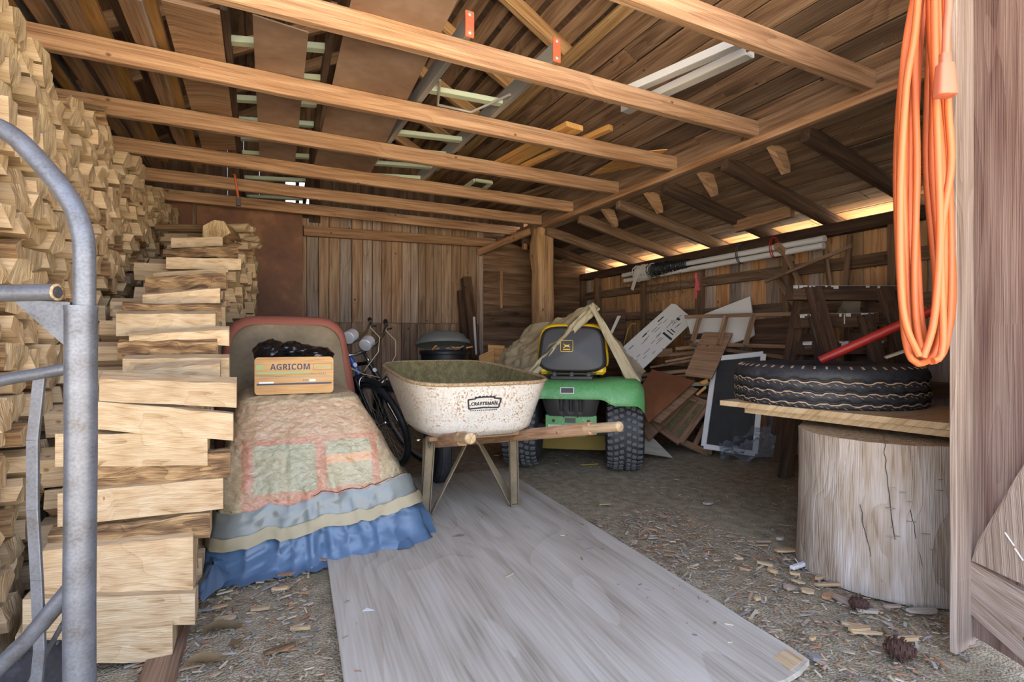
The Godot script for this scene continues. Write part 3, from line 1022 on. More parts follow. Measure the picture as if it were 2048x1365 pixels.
func joined_logs(kinds: Array, spots: Array, label: String) -> void:
	var all := ArrayMesh.new()
	for surf in 2:
		var groups := {}
		for k in 18:
			var nm: String = "end" if surf == 1 else ("bark" if k % 5 == 4 else "pale")
			if not groups.has(nm): groups[nm] = MB.new()
			var g: MB = groups[nm]
			var arr: Array = kinds[k].surface_get_arrays(surf)
			for xf in spots[k]:
				var nb: Basis = xf.basis.inverse().transposed()
				var tone := R(0.85, 1.12)
				for i in arr[Mesh.ARRAY_VERTEX].size():
					g.v.append(xf * arr[Mesh.ARRAY_VERTEX][i])
					g.n.append((nb * arr[Mesh.ARRAY_NORMAL][i]).normalized())
					g.t.append(arr[Mesh.ARRAY_TEX_UV][i])
					g.c.append(Color(tone, tone, tone))
		for nm in groups:
			groups[nm].mesh(Transform3D.IDENTITY, all)
			all.surface_set_material(all.get_surface_count() - 1, M["logend" if nm == "end" else nm])
	var ro := MeshInstance3D.new()
	named(ro, "firewood_stack", self)
	ro.mesh = all
	tag(ro, label, "firewood", "", "stuff")

func build_woodpile() -> void:
	var kinds := log_kinds(18)
	# tall stack along the left wall: ends face into the barn
	var spots := []
	var y := 0.0
	while y < 2.06:
		var h := R(0.065, 0.092)
		var d := 1.62 + R(0, 0.06)
		while d < 5.50:
			var w := R(0.06, 0.12)
			var top: float = 1.93 + 0.05 * (d - 2.0) + 0.05 * sin(d * 7.0) + R(-0.03, 0.03)
			if d < 1.9: top += 0.12
			if y + h < min(top, 2.125):
				var fx := lerpf(-0.61, -0.56, (d - 1.8) / 4.0) + R(-0.045, 0.02) - 0.03 * (y - 1.0)
				spots.append([d + w / 2, y + R(-0.012, 0.012), fx, w * 0.98, h * R(0.95, 1.04)])
			d += w
		y += h
	spots.sort_custom(func(a, b): return a[0] < b[0])
	var rest := []
	for k in 18: rest.append([])
	var made := 0
	for s in spots:
		var bs := Basis(Vector3.UP, R(-0.06, 0.06)) * Basis(Vector3.RIGHT, R(-0.1, 0.1)) * Basis.from_scale(Vector3(1, s[4], s[3]))
		var xf := Transform3D(bs, Vector3(s[2], max(s[1], 0.002), -s[0]))
		var k := rng.randi() % 18
		# what the low stack hides from sight is left to the joined rest
		if made < 190 and s[0] > 1.75 and not (s[1] < 0.62 and s[0] > 2.0):
			var look := "bark sided" if k % 5 == 4 else "pale split"
			if s[1] > 1.84: log_thing(kinds[k], xf, look + " log on the uneven top of the tall stack along the left wall", look + " logs topping the tall stack")
			elif s[1] < 0.62: log_thing(kinds[k], xf, look + " log low in the tall stack, behind the hand truck", look + " logs low in the tall stack")
			else: log_thing(kinds[k], xf, look + " log with its rough end showing midway up the tall stack", look + " logs in the middle of the tall stack")
			made += 1
		else:
			rest[k].append(xf)
	joined_logs(kinds, rest, "far part of the tall firewood stack along the left wall")

	# low stack: the logs of its stepped front, one by one
	# [left u, right u, top v left/right, bottom v left/right, distance at the right end, look, words]
	var front := [
		[30, 345, 1275, 1252, 1338, 1322, 1.50, "pale", "pale split log at the very bottom of the low stack's front"],
		[45, 390, 1200, 1188, 1268, 1250, 1.54, "pale", "long pale split log second from the floor in the low stack"],
		[85, 386, 1103, 1074, 1196, 1188, 1.56, "pale", "widest flat pale slab in the front of the low stack"],
		[95, 420, 1072, 1026, 1100, 1076, 1.60, "bark", "knobby brown stained stick lying on the widest slab of the low stack"],
		[115, 446, 988, 957, 1055, 1018, 1.62, "pale", "smooth pale log tilted up to the right, above the knobby stick"],
		[150, 460, 930, 906, 985, 955, 1.63, "bark", "mottled bark sided log under the short grey topped log"],
		[110, 415, 868, 868, 934, 932, 1.60, "pale", "pale log with a greyish split top, short at its right end"],
		[188, 466, 803, 828, 858, 882, 1.63, "pale", "square pale log with a knot, sloping down to the right"],
		[198, 473, 758, 768, 802, 816, 1.66, "pale", "wavy topped pale log resting on the square knotty log"],
		[265, 440, 742, 728, 775, 770, 1.80, "pale", "wedge shaped log with its point to the left above the wavy log"],
		[245, 458, 718, 716, 750, 762, 1.86, "pale", "greyish flat log lying under the bark topped one"],
		[235, 434, 686, 684, 722, 716, 1.92, "bark", "log with rough bark on top, under the thin pale slab"],
		[258, 458, 672, 660, 690, 692, 1.96, "pale", "thin pale slab sticking out to the right under the bright log"],
		[232, 431, 628, 628, 673, 670, 2.02, "pale", "bright clean faced log in the middle of the low stack"],
		[244, 442, 606, 612, 634, 634, 2.10, "bark", "flat mossy edged log lying on the bright clean faced log"],
		[285, 440, 590, 577, 614, 606, 2.28, "pale", "pale log rising to the right below the darkest log"],
		[290, 452, 555, 545, 594, 578, 2.42, "bark", "darkest log with brown bark face in the low stack"],
		[306, 456, 546, 537, 555, 545, 2.56, "pale", "thin pale stick lying on the darkest log"],
		[332, 482, 515, 518, 538, 540, 2.72, "pale", "pale log with a grey streak high in the low stack"],
		[326, 476, 500, 492, 514, 516, 2.86, "bark", "dark sided log over the grey streaked one"],
		[342, 445, 476, 474, 496, 492, 3.00, "pale", "short pale log near the top of the low stack"],
	]
	for e in front:
		var br := PC(e[1], e[5], e[6])
		var tr := PC(e[1], e[3], e[6])
		var dep := -br.z
		var bl := PD(e[0], e[4], dep + R(-0.02, 0.02))
		var tl := PD(e[0], e[2], -bl.z)
		var hgt := tr.y - br.y
		var thick := clampf(hgt * R(0.9, 1.4), 0.055, 0.13)
		var back := Vector3(0, 0, -thick)
		var rise := R(0.0, 0.25) * hgt
		var ra := [bl, tl, tl + back * 0.55 + Vector3(0, rise, 0), tl + back - Vector3(0, hgt * 0.2, 0), bl + back]
		var rb := [br, tr, tr + back * R(0.4, 0.6) + Vector3(0, rise, 0), tr + back - Vector3(0, hgt * 0.2, 0), br + back]
		var base := Vector3((bl.x + br.x) / 2, min(bl.y, br.y), br.z - thick / 2)
		log_thing(log_mesh(ra, rb, e[7], 6, 0.006 if e[7] == "bark" else 0.0022, Transform3D(Basis.IDENTITY, -base)), Transform3D(Basis.IDENTITY, base), e[8], "")
	# its body behind that front: only the right ends and the stepped top can be seen
	var more := []
	for k in 18: more.append([])
	var d := 2.0
	while d < 4.9:
		var w := R(0.10, 0.14)
		var top: float = lerpf(0.70, 1.42, (d - 2.08) / 1.2) if d < 3.28 else lerpf(1.42, 1.64, clampf((d - 3.28) / 0.7, 0, 1))
		y = 0.0
		while y + 0.09 < top:
			var h := R(0.085, 0.12)
			var rx := lerpf(-0.19, 0.02, clampf((d - 3.0) / 1.2, 0, 1)) + R(-0.04, 0.02)
			var bs := Basis(Vector3.UP, R(-0.04, 0.04)) * Basis.from_scale(Vector3(R(0.86, 1.0), h * 0.99, w * 0.98))
			var xf := Transform3D(bs, Vector3(rx, y, -d - w / 2))
			var k := rng.randi() % 18
			if y > 0.55 and d < 3.9: log_thing(kinds[k], xf, ("bark sided" if k % 5 == 4 else "pale split") + " log in the body of the low stack, behind its stepped front", ("bark sided" if k % 5 == 4 else "pale split") + " logs in the body of the low stack")
			else: more[k].append(xf)
			y += h
		d += w
	joined_logs(kinds, more, "hidden lower and far logs of the low firewood stack")
	for e in [[-0.235, "flat dark runner board on the floor under the right ends of the low stack"], [-0.50, "flat dark runner board on the floor under the left ends of the low stack"]]:
		var rb := mb(0.9)
		rb.bar(Vector3(e[0], 0.008, -1.42), Vector3(e[0] + 0.02, 0.008, -2.3), 0.09, 0.016)
		lone("runner_board", rb, "roof", e[1], "board")
	# the block and the sticks on the top at the back
	var c := PC(432, 476, 3.35)
	var ra := []
	var rb := []
	for q in [[405, 474], [406, 452], [428, 440], [448, 443], [462, 466], [440, 478]]:
		var p := PC(q[0], q[1], 3.35)
		ra.append(p); rb.append(p + Vector3(0.10, -0.03, -0.30))
	log_thing(log_mesh(ra, rb, "bark", 3, 0.004, Transform3D(Basis.IDENTITY, -c)), Transform3D(Basis.IDENTITY, c), "thick block with its tan sawn end turned out, on top of the low stack", "")
	for k in 14:
		var p := PC(470 + (k % 5) * 12 + R(-4, 4), 500 - (k / 5) * 18 + R(-4, 4), 3.55 + R(-0.05, 0.1))
		var bs := Basis(Vector3.UP, -0.5 + R(-0.15, 0.15)) * Basis.from_scale(Vector3(1.3, R(0.035, 0.05), R(0.04, 0.06)))
		log_thing(kinds[rng.randi() % 18], Transform3D(bs, p), "thin split stick lying on top at the back of the low stack", "thin sticks on the low stack")

# ---------------------------------------------------------------- the machine under plastic and blue tarp
func build_covered_machine() -> void:
	var f := FastNoiseLite.new()
	f.seed = 8
	f.frequency = 4.0
	var o := Vector3(0.2, 0, -2.85)
	var t := thing("covered_machine", o, "seat shaped machine draped in dusty plastic over a blue tarp", "covered machine")
	# upright back: a rounded slab under taut dusty cloth
	var rows := []
	var uvs := []
	var xl := -0.105
	var xr := 0.455
	for k in 13:
		var row := PackedVector3Array()
		var ur := PackedVector2Array()
		var an := PI * k / 12.0
		# front to back over the top edge
		var dz := -cos(an) * 0.07
		var dy := sin(an) * 0.05
		for q in 41:
			var s := q / 40.0
			# outline of the slab: up the left side, over the top, down the right
			var p := Vector2.ZERO
			var r := 0.12
			var hgt := 1.01
			var flare := 0.05
			if s < 0.3: p = Vector2(xl - flare * (1 - s / 0.3), 0.1 + (hgt - r - 0.1) * s / 0.3)
			elif s < 0.4:
				var a2 := PI - (s - 0.3) / 0.1 * PI / 2
				p = Vector2(xl + r + cos(a2) * r, hgt - r + sin(a2) * r)
			elif s < 0.6: p = Vector2(lerpf(xl + r, xr - r, (s - 0.4) / 0.2), hgt)
			elif s < 0.7:
				var a3 := PI / 2 - (s - 0.6) / 0.1 * PI / 2
				p = Vector2(xr - r + cos(a3) * r, hgt - r + sin(a3) * r)
			else: p = Vector2(xr + 1.9 * flare * (s - 0.7) / 0.3, hgt - r - (hgt - r - 0.1) * (s - 0.7) / 0.3)
			var out2 := Vector2(p.x - 0.175, p.y - 0.6).normalized()
			row.append(Vector3(p.x + out2.x * dy, p.y + out2.y * dy, -3.15 + dz - 0.10 * (p.y - 0.66)))
			ur.append(Vector2(s, k / 12.0))
		rows.append(row); uvs.append(ur)
	var b := mb()
	b.grid(rows, false, uvs, true)
	var red := mat("faded_red", C(134, 78, 62), 0.88)
	put("red_edge", b, red, t)
	# its front panel, slightly dished, dusty olive
	var fr := []
	for i in 17:
		var row := PackedVector3Array()
		for q in 25:
			var u := q / 24.0
			var y := lerpf(0.50, 1.025, i / 16.0)
			var inset := 0.0
			if y > 0.89: inset = 0.12 - sqrt(max(0.0, 0.0144 - pow(y - 0.89, 2) * 0.75))
			var flare := 0.055 * (1 - (y - 0.5) / 0.5)
			var x := lerpf(xl + inset - flare + 0.004, xr - inset + flare * 1.5 - 0.004, u)
			var bow := 0.03 * (pow(2 * u - 1, 8) + pow(clampf((y - 0.9) / 0.13, 0, 1), 4)) - 0.032
			row.append(Vector3(x, y, -3.15 + 0.07 - 0.10 * (y - 0.66) - bow - 0.02 + 0.008 * f.get_noise_2d(x * 2, y * 2)))
		fr.append(row)
	var fm := mb()
	fm.grid(fr, false, null, true)
	put("back_cover", fm, "dusty", t)
	# draped body: level loops from the seat down to the hem
	var print := print_tex()
	var pm := mat("printed_plastic", Color(1, 1, 1), 0.42)
	pm.albedo_texture = print
	pm.heightmap_enabled = true
	pm.heightmap_texture = T.dust[1]
	pm.heightmap_scale = 2.0
	var loops := [
		[0.672, 0.05, 0.34, -2.70, -3.05], [0.676, -0.03, 0.43, -2.58, -3.10], [0.655, -0.06, 0.462, -2.53, -3.12],
		[0.60, -0.075, 0.49, -2.49, -3.12], [0.52, -0.09, 0.53, -2.44, -3.12], [0.44, -0.105, 0.57, -2.40, -3.12], [0.36, -0.12, 0.61, -2.365, -3.12], [0.29, -0.13, 0.645, -2.34, -3.12], [0.255, -0.135, 0.66, -2.33, -3.12],
		[0.23, -0.14, 0.67, -2.32, -3.12], [0.20, -0.145, 0.68, -2.312, -3.12]]
	put("plastic_cover", loop_mesh(loops, f, 0.012, 0, 8), pm, t)
	var hem := mat("clear_hem", C(118, 123, 118), 0.3)
	put("plastic_hem", loop_mesh([loops[8], loops[9], loops[10], [0.165, -0.15, 0.69, -2.305, -3.12]], f, 0.012, 0, 3, 0.022), hem, t)
	var tan := mat("tan_edge", C(158, 146, 116), 0.6)
	put("sheet_edge", loop_mesh([[0.175, -0.152, 0.692, -2.304, -3.12], [0.15, -0.155, 0.70, -2.30, -3.12], [0.125, -0.157, 0.71, -2.297, -3.12]], f, 0.012, 0, 2, 0.034), tan, t)
	var bl := [[0.16, -0.145, 0.685, -2.312, -3.12], [0.12, -0.155, 0.70, -2.30, -3.12], [0.08, -0.165, 0.72, -2.285, -3.12], [0.045, -0.175, 0.735, -2.26, -3.12], [0.015, -0.19, 0.75, -2.23, -3.12], [0.006, -0.20, 0.76, -2.19, -3.12]]
	put("blue_tarp", loop_mesh(bl, f, 0.028, 0, 5, 0.0), "bluetarp", t)
	# loose corners of the tarp on the floor
	for e in [[[390, 1192], [405, 1205], [455, 1165], [470, 1120], [425, 1095], [402, 1140]], [[742, 1060], [770, 1080], [798, 1100], [829, 1093], [822, 1070], [790, 1050]]]:
		var rr := []
		var cc := Vector3.ZERO
		for q in e: cc += PY(q[0], q[1], 0.03) / e.size()
		for s in [1.0, 0.7, 0.35, 0.05]:
			var row := PackedVector3Array()
			for q in 25:
				var g: float = q / 24.0 * e.size()
				var i0: int = int(g) % e.size()
				var p0 := PY(e[i0][0], e[i0][1], 0.03)
				var p1 := PY(e[(i0 + 1) % e.size()][0], e[(i0 + 1) % e.size()][1], 0.03)
				var p: Vector3 = cc + (p0.lerp(p1, g - floor(g)) - cc) * s
				p.y = 0.03 + 0.05 * (1 - s) + 0.02 * f.get_noise_2d(p.x * 4, p.z * 4)
				row.append(p)
			rr.append(row)
		var cm := mb()
		cm.grid(rr, true, null, true)
		put("tarp_corner", cm, "bluetarp", t)
	# the sheet's loose tail towards the wheelbarrow
	var tail := []
	for i in 9:
		var s := i / 8.0
		var a := PC(lerpf(742, 835, s), lerpf(930, 1012, s * s * 0.4 + s * 0.6), lerpf(2.52, 2.72, s))
		var c2 := PC(lerpf(705, 822, s), lerpf(980, 1022, s), lerpf(2.45, 2.68, s))
		var row := PackedVector3Array()
		for q in 7: row.append(a.lerp(c2, q / 6.0) + Vector3(0, 0.02 * sin(q * 1.1 + i), 0.02 * cos(q * 1.4)))
		tail.append(row)
	var tm := mb()
	tm.grid(tail)
	put("sheet_tail", tm, tan, t)

	# ---- the crate of black plastic on the seat
	var cc := PC(590, 797, 2.38)
	cc.y = 0.679
	var right := Vector3(cos(0.08), 0, sin(0.08))
	var fwd := Vector3(-sin(0.08), 0, cos(0.08))
	var cr := thing("wooden_crate", cc, "small pale wooden crate with printed lettering on the covered seat", "crate")
	var w := 0.332
	var hh := 0.168
	var poly := PackedVector2Array()
	for q in [[-1, -1], [1, -1], [1, 1], [-1, 1]]:
		for k in 5:
			var an0 := atan2(q[1], q[0]) - PI / 4 + k / 4.0 * PI / 2
			poly.append(Vector2(q[0] * (w / 2 - 0.016) + cos(an0) * 0.016, hh / 2 + q[1] * (hh / 2 - 0.016) + sin(an0) * 0.016))
	var crate := mat("crate_wood", C(238, 196, 138), 0.7, [M["pale"].albedo_texture, M["pale"].heightmap_texture], 0.1)
	crate.albedo_color = C(250, 226, 188)
	var ea := mb(1.0, 0.8, 0.35)
	ea.plate(cc + Vector3(0, 0, 0) - fwd * 0.006, right, Vector3.UP, fwd, poly, 0.014)
	put("front_board", ea, crate, cr)
	var eb := mb(1.1, 0.8, 0.35)
	eb.plate(cc - fwd * 0.26, right, Vector3.UP, fwd, poly, 0.012)
	put("back_board", eb, crate, cr)
	for s in [-1, 1]:
		var sm2 := mb(1.1)
		sm2.box(cc + right * s * (w / 2 - 0.008) - fwd * 0.127 + Vector3(0, hh / 2, 0), fwd, Vector3.UP, right, Vector3(0.24, hh - 0.03, 0.008))
		put("side_board", sm2, crate, cr)
	var bm := mb(1.1)
	bm.box(cc - fwd * 0.127 + Vector3(0, 0.012, 0), fwd, Vector3.UP, right, Vector3(0.24, 0.008, w - 0.03))
	put("bottom_board", bm, crate, cr)
	var face := func(x: float, y: float, out2: float) -> Transform3D:
		return Transform3D(Basis(right, Vector3.UP, fwd), right * x + Vector3(0, y, 0) + fwd * (0.0085 + out2))
	var navy := mat("print_navy", C(58, 66, 84), 0.8)
	var lime := mat("print_green", C(152, 164, 112), 0.85)
	words("lettering", "AGRICOM", 0.036, face.call(-0.018, 0.123, 0.0), navy, cr, 0.0014)
	var flat := func(called: String, x: float, y: float, ww: float, h2: float, m) -> void:
		var q := mb()
		q.box(cc + right * x + Vector3(0, y, 0) + fwd * 0.0085, right, Vector3.UP, fwd, Vector3(ww, h2, 0.001), 0.0)
		put(called, q, m, cr)
	flat.call("green_band", -0.045, 0.097, 0.225, 0.011, lime)
	flat.call("green_mark", -0.145, 0.123, 0.03, 0.022, lime)
	for e in [[0.119, 0.137, 0.08, 0.0012], [0.119, 0.107, 0.08, 0.0012], [0.079, 0.122, 0.0012, 0.031], [0.159, 0.122, 0.0012, 0.031]]: flat.call("print_box", e[0], e[1], e[2], e[3], navy)
	flat.call("print_line", 0.12, 0.122, 0.066, 0.006, lime)
	flat.call("print_line", 0.0, 0.077, 0.32, 0.0025, mat("print_pale", C(150, 150, 146), 0.8))
	flat.call("print_strip", 0.0, 0.046, 0.315, 0.007, navy)
	flat.call("paper_label", -0.118, 0.054, 0.06, 0.008, "white")
	flat.call("paper_label", 0.075, 0.060, 0.026, 0.011, "white")
	for k in 4: flat.call("faint_mark", 0.104 + k * 0.009, 0.092, 0.005, 0.006, "stone")
	for k in 3: flat.call("faint_mark", 0.036 + k * 0.008, 0.061, 0.005, 0.008, "stone")
	# black bag heaped in the crate
	var bg := mb()
	var fb := FastNoiseLite.new()
	fb.seed = 4
	fb.frequency = 1.0
	for e in [[-0.105, 0.165, 0.075, 0.062, 0.09], [-0.015, 0.175, 0.055, 0.045, 0.08], [0.045, 0.17, 0.05, 0.035, 0.07], [0.09, 0.155, 0.085, 0.04, 0.10], [0.0, 0.11, 0.15, 0.06, 0.10]]:
		var br := []
		for i in 19:
			var row := PackedVector3Array()
			var ph := PI * i / 18.0
			for q in 33:
				var an := TAU * q / 32.0
				var dir := Vector3(sin(ph) * cos(an), cos(ph), sin(ph) * sin(an))
				var lump := 1.0 + 0.22 * fb.get_noise_3dv(dir * 1.6 + Vector3(e[0] * 40, 0, 0)) + 0.12 * fb.get_noise_3dv(dir * 4.0 + Vector3(0, e[0] * 70, 0))
				row.append(cc - fwd * 0.11 + Vector3(0, e[1] + 0.02, 0) + right * (e[0] + dir.x * e[2] * lump) + fwd * dir.z * e[4] * lump + Vector3(0, dir.y * e[3] * lump, 0))
			br.append(row)
		bg.grid(br, true, null, false)
	lone("plastic_bag", bg, "blackgloss", "crumpled shiny black plastic bag stuffed in the wooden crate", "bag")

func loop_mesh(loops: Array, f: FastNoiseLite, amp: float, lift := 0.0, fine := 4, out := 0.0) -> MB:
	var b := mb()
	var rows := []
	var uvs := []
	for i in (loops.size() - 1) * fine + 1:
		var k: int = min(i / fine, loops.size() - 2)
		var s := float(i - k * fine) / fine
		var row := PackedVector3Array()
		var ur := PackedVector2Array()
		var L := []
		for j in 5: L.append(lerpf(loops[k][j], loops[k + 1][j], s))
		var cx: float = (L[1] + L[2]) / 2
		var cz: float = (L[3] + L[4]) / 2
		for q in 121:
			var an := TAU * q / 120.0
			var e: float = 1.0 / pow(pow(abs(cos(an)), 7.0) + pow(abs(sin(an)), 7.0), 1.0 / 7.0)
			var p := Vector3(cx + cos(an) * e * (L[2] - L[1]) / 2 * (1 + out), L[0], cz + sin(an) * e * (L[3] - L[4]) / 2 * (1 + out))
			var drop: float = clampf((0.67 - L[0]) / 0.3, 0, 1)
			var fold := f.get_noise_2d(an * 3.2 + 5.0, L[0] * 0.5) + 0.5 * f.get_noise_2d(an * 8.0, L[0] * 1.5 + 9.0)
			var nm := Vector3(cos(an), 0, sin(an))
			p += nm * fold * amp * 2.2 * drop
			p += nm * 0.005 * f.get_noise_3d(p.x * 9, p.y * 9, p.z * 9)
			p.y += 0.006 * f.get_noise_2d(p.x * 3, p.z * 3) + lift
			if L[0] < 0.26: p.y = max(p.y + 0.03 * f.get_noise_2d(an * 0.7, 3.0) * clampf((L[0]) / 0.1, 0, 1) + 0.085 * (p.x - 0.15) * clampf(L[0] / 0.1, 0, 1), 0.004)
			row.append(p)
			ur.append(Vector2((p.x + 0.16) / 0.84, 1.0 - (p.y - 0.15) / 0.55))
		rows.append(row); uvs.append(ur)
	b.grid(rows, true, uvs, true)
	return b
# print on the plastic: red lines and grey fields, washed out
func print_tex() -> ImageTexture:
	var S := 512
	var a := noise(71, S, S, S, S, 0.012, 4)
	var c := noise(72, S, S, S, S, 0.05, 4)
	var out := PackedByteArray()
	out.resize(S * S * 3)
	for y in S:
		for x in S:
			var i := y * S + x
			var u := x / 512.0 + (c[i] / 255.0 - 0.5) * 0.02
			var v := y / 512.0 + (a[i] / 255.0 - 0.5) * 0.02
			var col := C(176, 156, 124)
			if v > 0.10 and v < 0.42: col = C(176, 142, 112)
			if u < 0.10 or u > 0.86: col = C(172, 158, 128)
			if u > 0.14 and u < 0.80 and v > 0.36 and v < 0.86: col = C(180, 118, 96)
			if u > 0.19 and u < 0.48 and v > 0.40 and v < 0.74: col = C(148, 152, 126)
			if u > 0.53 and u < 0.76:
				if v > 0.40 and v < 0.50: col = C(152, 154, 128)
				elif v > 0.57 and v < 0.74: col = C(164, 160, 130)
				elif v > 0.50 and v < 0.57: col = C(206, 152, 112)
			if v > 0.86: col = C(170, 166, 150)
			var w := a[i] / 255.0
			col = col.lerp(C(166, 150, 118), 0.25 + 0.5 * w * w)
			col = col.lerp(C(206, 196, 174), clampf((c[i] / 255.0 - 0.66) * 2.0, 0, 0.25))
			out[i * 3] = int(col.r * 255); out[i * 3 + 1] = int(col.g * 255); out[i * 3 + 2] = int(col.b * 255)
	return as_tex(S, S, out)

# a crumpled sheet between four corners (a, b along the top, d, c below)
func patch(a: Vector3, b: Vector3, c: Vector3, d: Vector3, nu: int, nv: int, amp: float, sag := 0.0, sd := 1, fr := 6.0, thick := 0.0) -> MB:
	var f := FastNoiseLite.new()
	f.seed = sd
	f.frequency = fr
	var nn := (c - a).cross(d - b).normalized()
	var rows := []
	for i in nv + 1:
		var row := PackedVector3Array()
		for j in nu + 1:
			var s := float(j) / nu
			var t := float(i) / nv
			var p := a.lerp(b, s).lerp(d.lerp(c, s), t)
			p += nn * (f.get_noise_2d(s * 0.5, t * 0.5) * amp * 2.0 + f.get_noise_2d(s * 1.7 + 7, t * 0.6) * amp) - Vector3(0, sag * sin(PI * s), 0)
			row.append(p)
		rows.append(row)
	var m := mb()
	m.grid(rows)
	if thick > 0.0:
		for i in rows.size():
			for j in rows[i].size(): rows[i][j] += nn * thick
		m.grid(rows, false, null, true)
	return m

# ---------------------------------------------------------------- bicycles
func bicycle(at: Vector3, lean: float, yaw: float, steer: float, paint: String, label: String) -> void:
	var t := thing("bicycle", at, label, "bicycle", "", yaw)
	var L := Basis(Vector3.BACK, lean)
	var S := L * Basis(Vector3.UP, steer)
	var hub := Vector3(0, 0.335, 0)
	for e in [[hub, S, "front_wheel"], [Vector3(0, 0.335, -1.03), L, "rear_wheel"]]:
		var o: Vector3 = e[0]
		var W: Basis = e[1]
		var ax: Vector3 = W * Vector3.RIGHT
		var ctr: Vector3 = W * o if e[2] == "front_wheel" else L * o
		var ty := mb()
		var pr := []
		for k in 11:
			var an := -PI / 2 + TAU * k / 10.0
			pr.append(Vector2(0.312 + cos(an + PI / 2) * 0.023, sin(an + PI / 2) * 0.023))
		ty.lathe(ctr, ax, pr, 48)
		var to := put(e[2], ty, "rubber", t, true)
		var ri := mb()
		ri.lathe(ctr, ax, [Vector2(0.293, -0.011), Vector2(0.279, -0.009), Vector2(0.276, 0), Vector2(0.279, 0.009), Vector2(0.293, 0.011)], 48)
		put("rim", ri, "alu", to, true)
		var sp := mb()
		for k in 28:
			var an := TAU * k / 28.0
			var off := 0.5 * (1 if k % 2 else -1)
			var u: Vector3 = W * Vector3(0, cos(an), sin(an))
			var w: Vector3 = W * Vector3(0, cos(an + off), sin(an + off))
			sp.tube([ctr + w * 0.02 + ax * (0.03 if k % 4 < 2 else -0.03), ctr + u * 0.28], 0.0014, 4, false)
		tag(put("spokes", sp, "alu", to, true), "", "", "", "stuff")
		var hb := mb()
		hb.lathe(ctr, ax, [Vector2(0, -0.055), Vector2(0.008, -0.055), Vector2(0.008, -0.038), Vector2(0.022, -0.034), Vector2(0.022, -0.028), Vector2(0.014, -0.02), Vector2(0.014, 0.02), Vector2(0.022, 0.028), Vector2(0.022, 0.034), Vector2(0.008, 0.038), Vector2(0.008, 0.055), Vector2(0, 0.055)], 12)
		put("hub", hb, "chrome", to, true)
	# fork, head tube, frame
	var fk := mb()
	for s in [-1, 1]:
		fk.tube([S * Vector3(s * 0.05, 0.335, 0), S * Vector3(s * 0.05, 0.50, -0.035), S * Vector3(s * 0.04, 0.69, -0.10)], [0.008, 0.011, 0.013], 8)
	fk.bar(S * Vector3(-0.05, 0.70, -0.105), S * Vector3(0.05, 0.70, -0.105), 0.03, 0.03)
	put("fork", fk, "chrome" if paint == "black" else "black", t, true)
	var mg := mb()
	var mr := []
	for k in 15:
		var an := -0.5 + 2.3 * k / 14.0
		var row := PackedVector3Array()
		for q in 7:
			var w2 := PI * q / 6.0
			row.append(S * (hub + Vector3(cos(w2) * 0.03, 0, 0) + Vector3(0, cos(an), -sin(an)) * (0.345 + sin(w2) * 0.012)))
		mr.append(row)
	mg.grid(mr)
	put("mudguard", mg, "black", t, true)
	var ht := mb()
	ht.tube([L * Vector3(0, 0.715, -0.11), L * Vector3(0, 0.86, -0.165)], 0.019, 12)
	var ho := put("head_tube", ht, paint, t, true)
	var bd := mb()
	bd.lathe(L * Vector3(0, 0.79, -0.118), L * Vector3(0, 0.36, 0.94), [Vector2(0, 0.004), Vector2(0.014, 0.003), Vector2(0.016, 0)], 14)
	put("badge", bd, "white", ho, true)
	for e in [[[0, 0.85, -0.16], [0, 0.80, -0.62], 0.014], [[0, 0.73, -0.115], [0, 0.30, -0.58], 0.016], [[0, 0.86, -0.64], [0, 0.30, -0.58], 0.014], [[0.02, 0.30, -0.58], [0.05, 0.335, -1.03], 0.009], [[-0.02, 0.30, -0.58], [-0.05, 0.335, -1.03], 0.009], [[0.015, 0.79, -0.62], [0.05, 0.335, -1.03], 0.008], [[-0.015, 0.79, -0.62], [-0.05, 0.335, -1.03], 0.008]]:
		var m := mb()
		m.tube([L * Vector3(e[0][0], e[0][1], e[0][2]), L * Vector3(e[1][0], e[1][1], e[1][2])], e[2], 8)
		put("frame_tube", m, paint, t, true)
	var cr := mb()
	cr.lathe(L * Vector3(0.05, 0.30, -0.58), L * Vector3.RIGHT, [Vector2(0.0, 0), Vector2(0.09, 0), Vector2(0.09, 0.004), Vector2(0, 0.004)], 24)
	put("chainring", cr, "alu", t, true)
	for s in [-1, 1]:
		var pd := mb()
		pd.bar(L * Vector3(s * 0.07, 0.30, -0.58), L * Vector3(s * 0.07, 0.30 + s * 0.13, -0.53), 0.012, 0.022)
		pd.box(L * Vector3(s * 0.12, 0.30 + s * 0.13, -0.53), L * Vector3.RIGHT, L * Vector3.UP, L * Vector3.BACK, Vector3(0.09, 0.022, 0.06))
		put("pedal", pd, "dullyellow", t, true)
	var sa := mb()
	sa.tube([L * Vector3(0, 0.96, -0.52), L * Vector3(0, 0.965, -0.62), L * Vector3(0, 0.965, -0.72)], [0.025, 0.06, 0.09], 12)
	put("saddle", sa, "black", t, true)
	# stem, handlebar, grips, bell, brake
	var st := mb()
	st.tube([S * Vector3(0, 0.86, -0.165), S * Vector3(0, 0.93, -0.18), S * Vector3(0, 0.945, -0.13)], 0.012, 8)
	put("stem", st, "chrome", t, true)
	var hb2 := mb()
	var path := []
	for q in [[-0.29, 1.045, -0.26], [-0.24, 1.03, -0.18], [-0.17, 0.99, -0.13], [-0.08, 0.955, -0.125], [0.0, 0.95, -0.125], [0.08, 0.955, -0.125], [0.17, 0.99, -0.13], [0.24, 1.03, -0.18], [0.29, 1.045, -0.26]]: path.append(S * Vector3(q[0], q[1], q[2]))
	hb2.tube(path, 0.0115, 10)
	put("handlebar", hb2, "chrome", t, true)
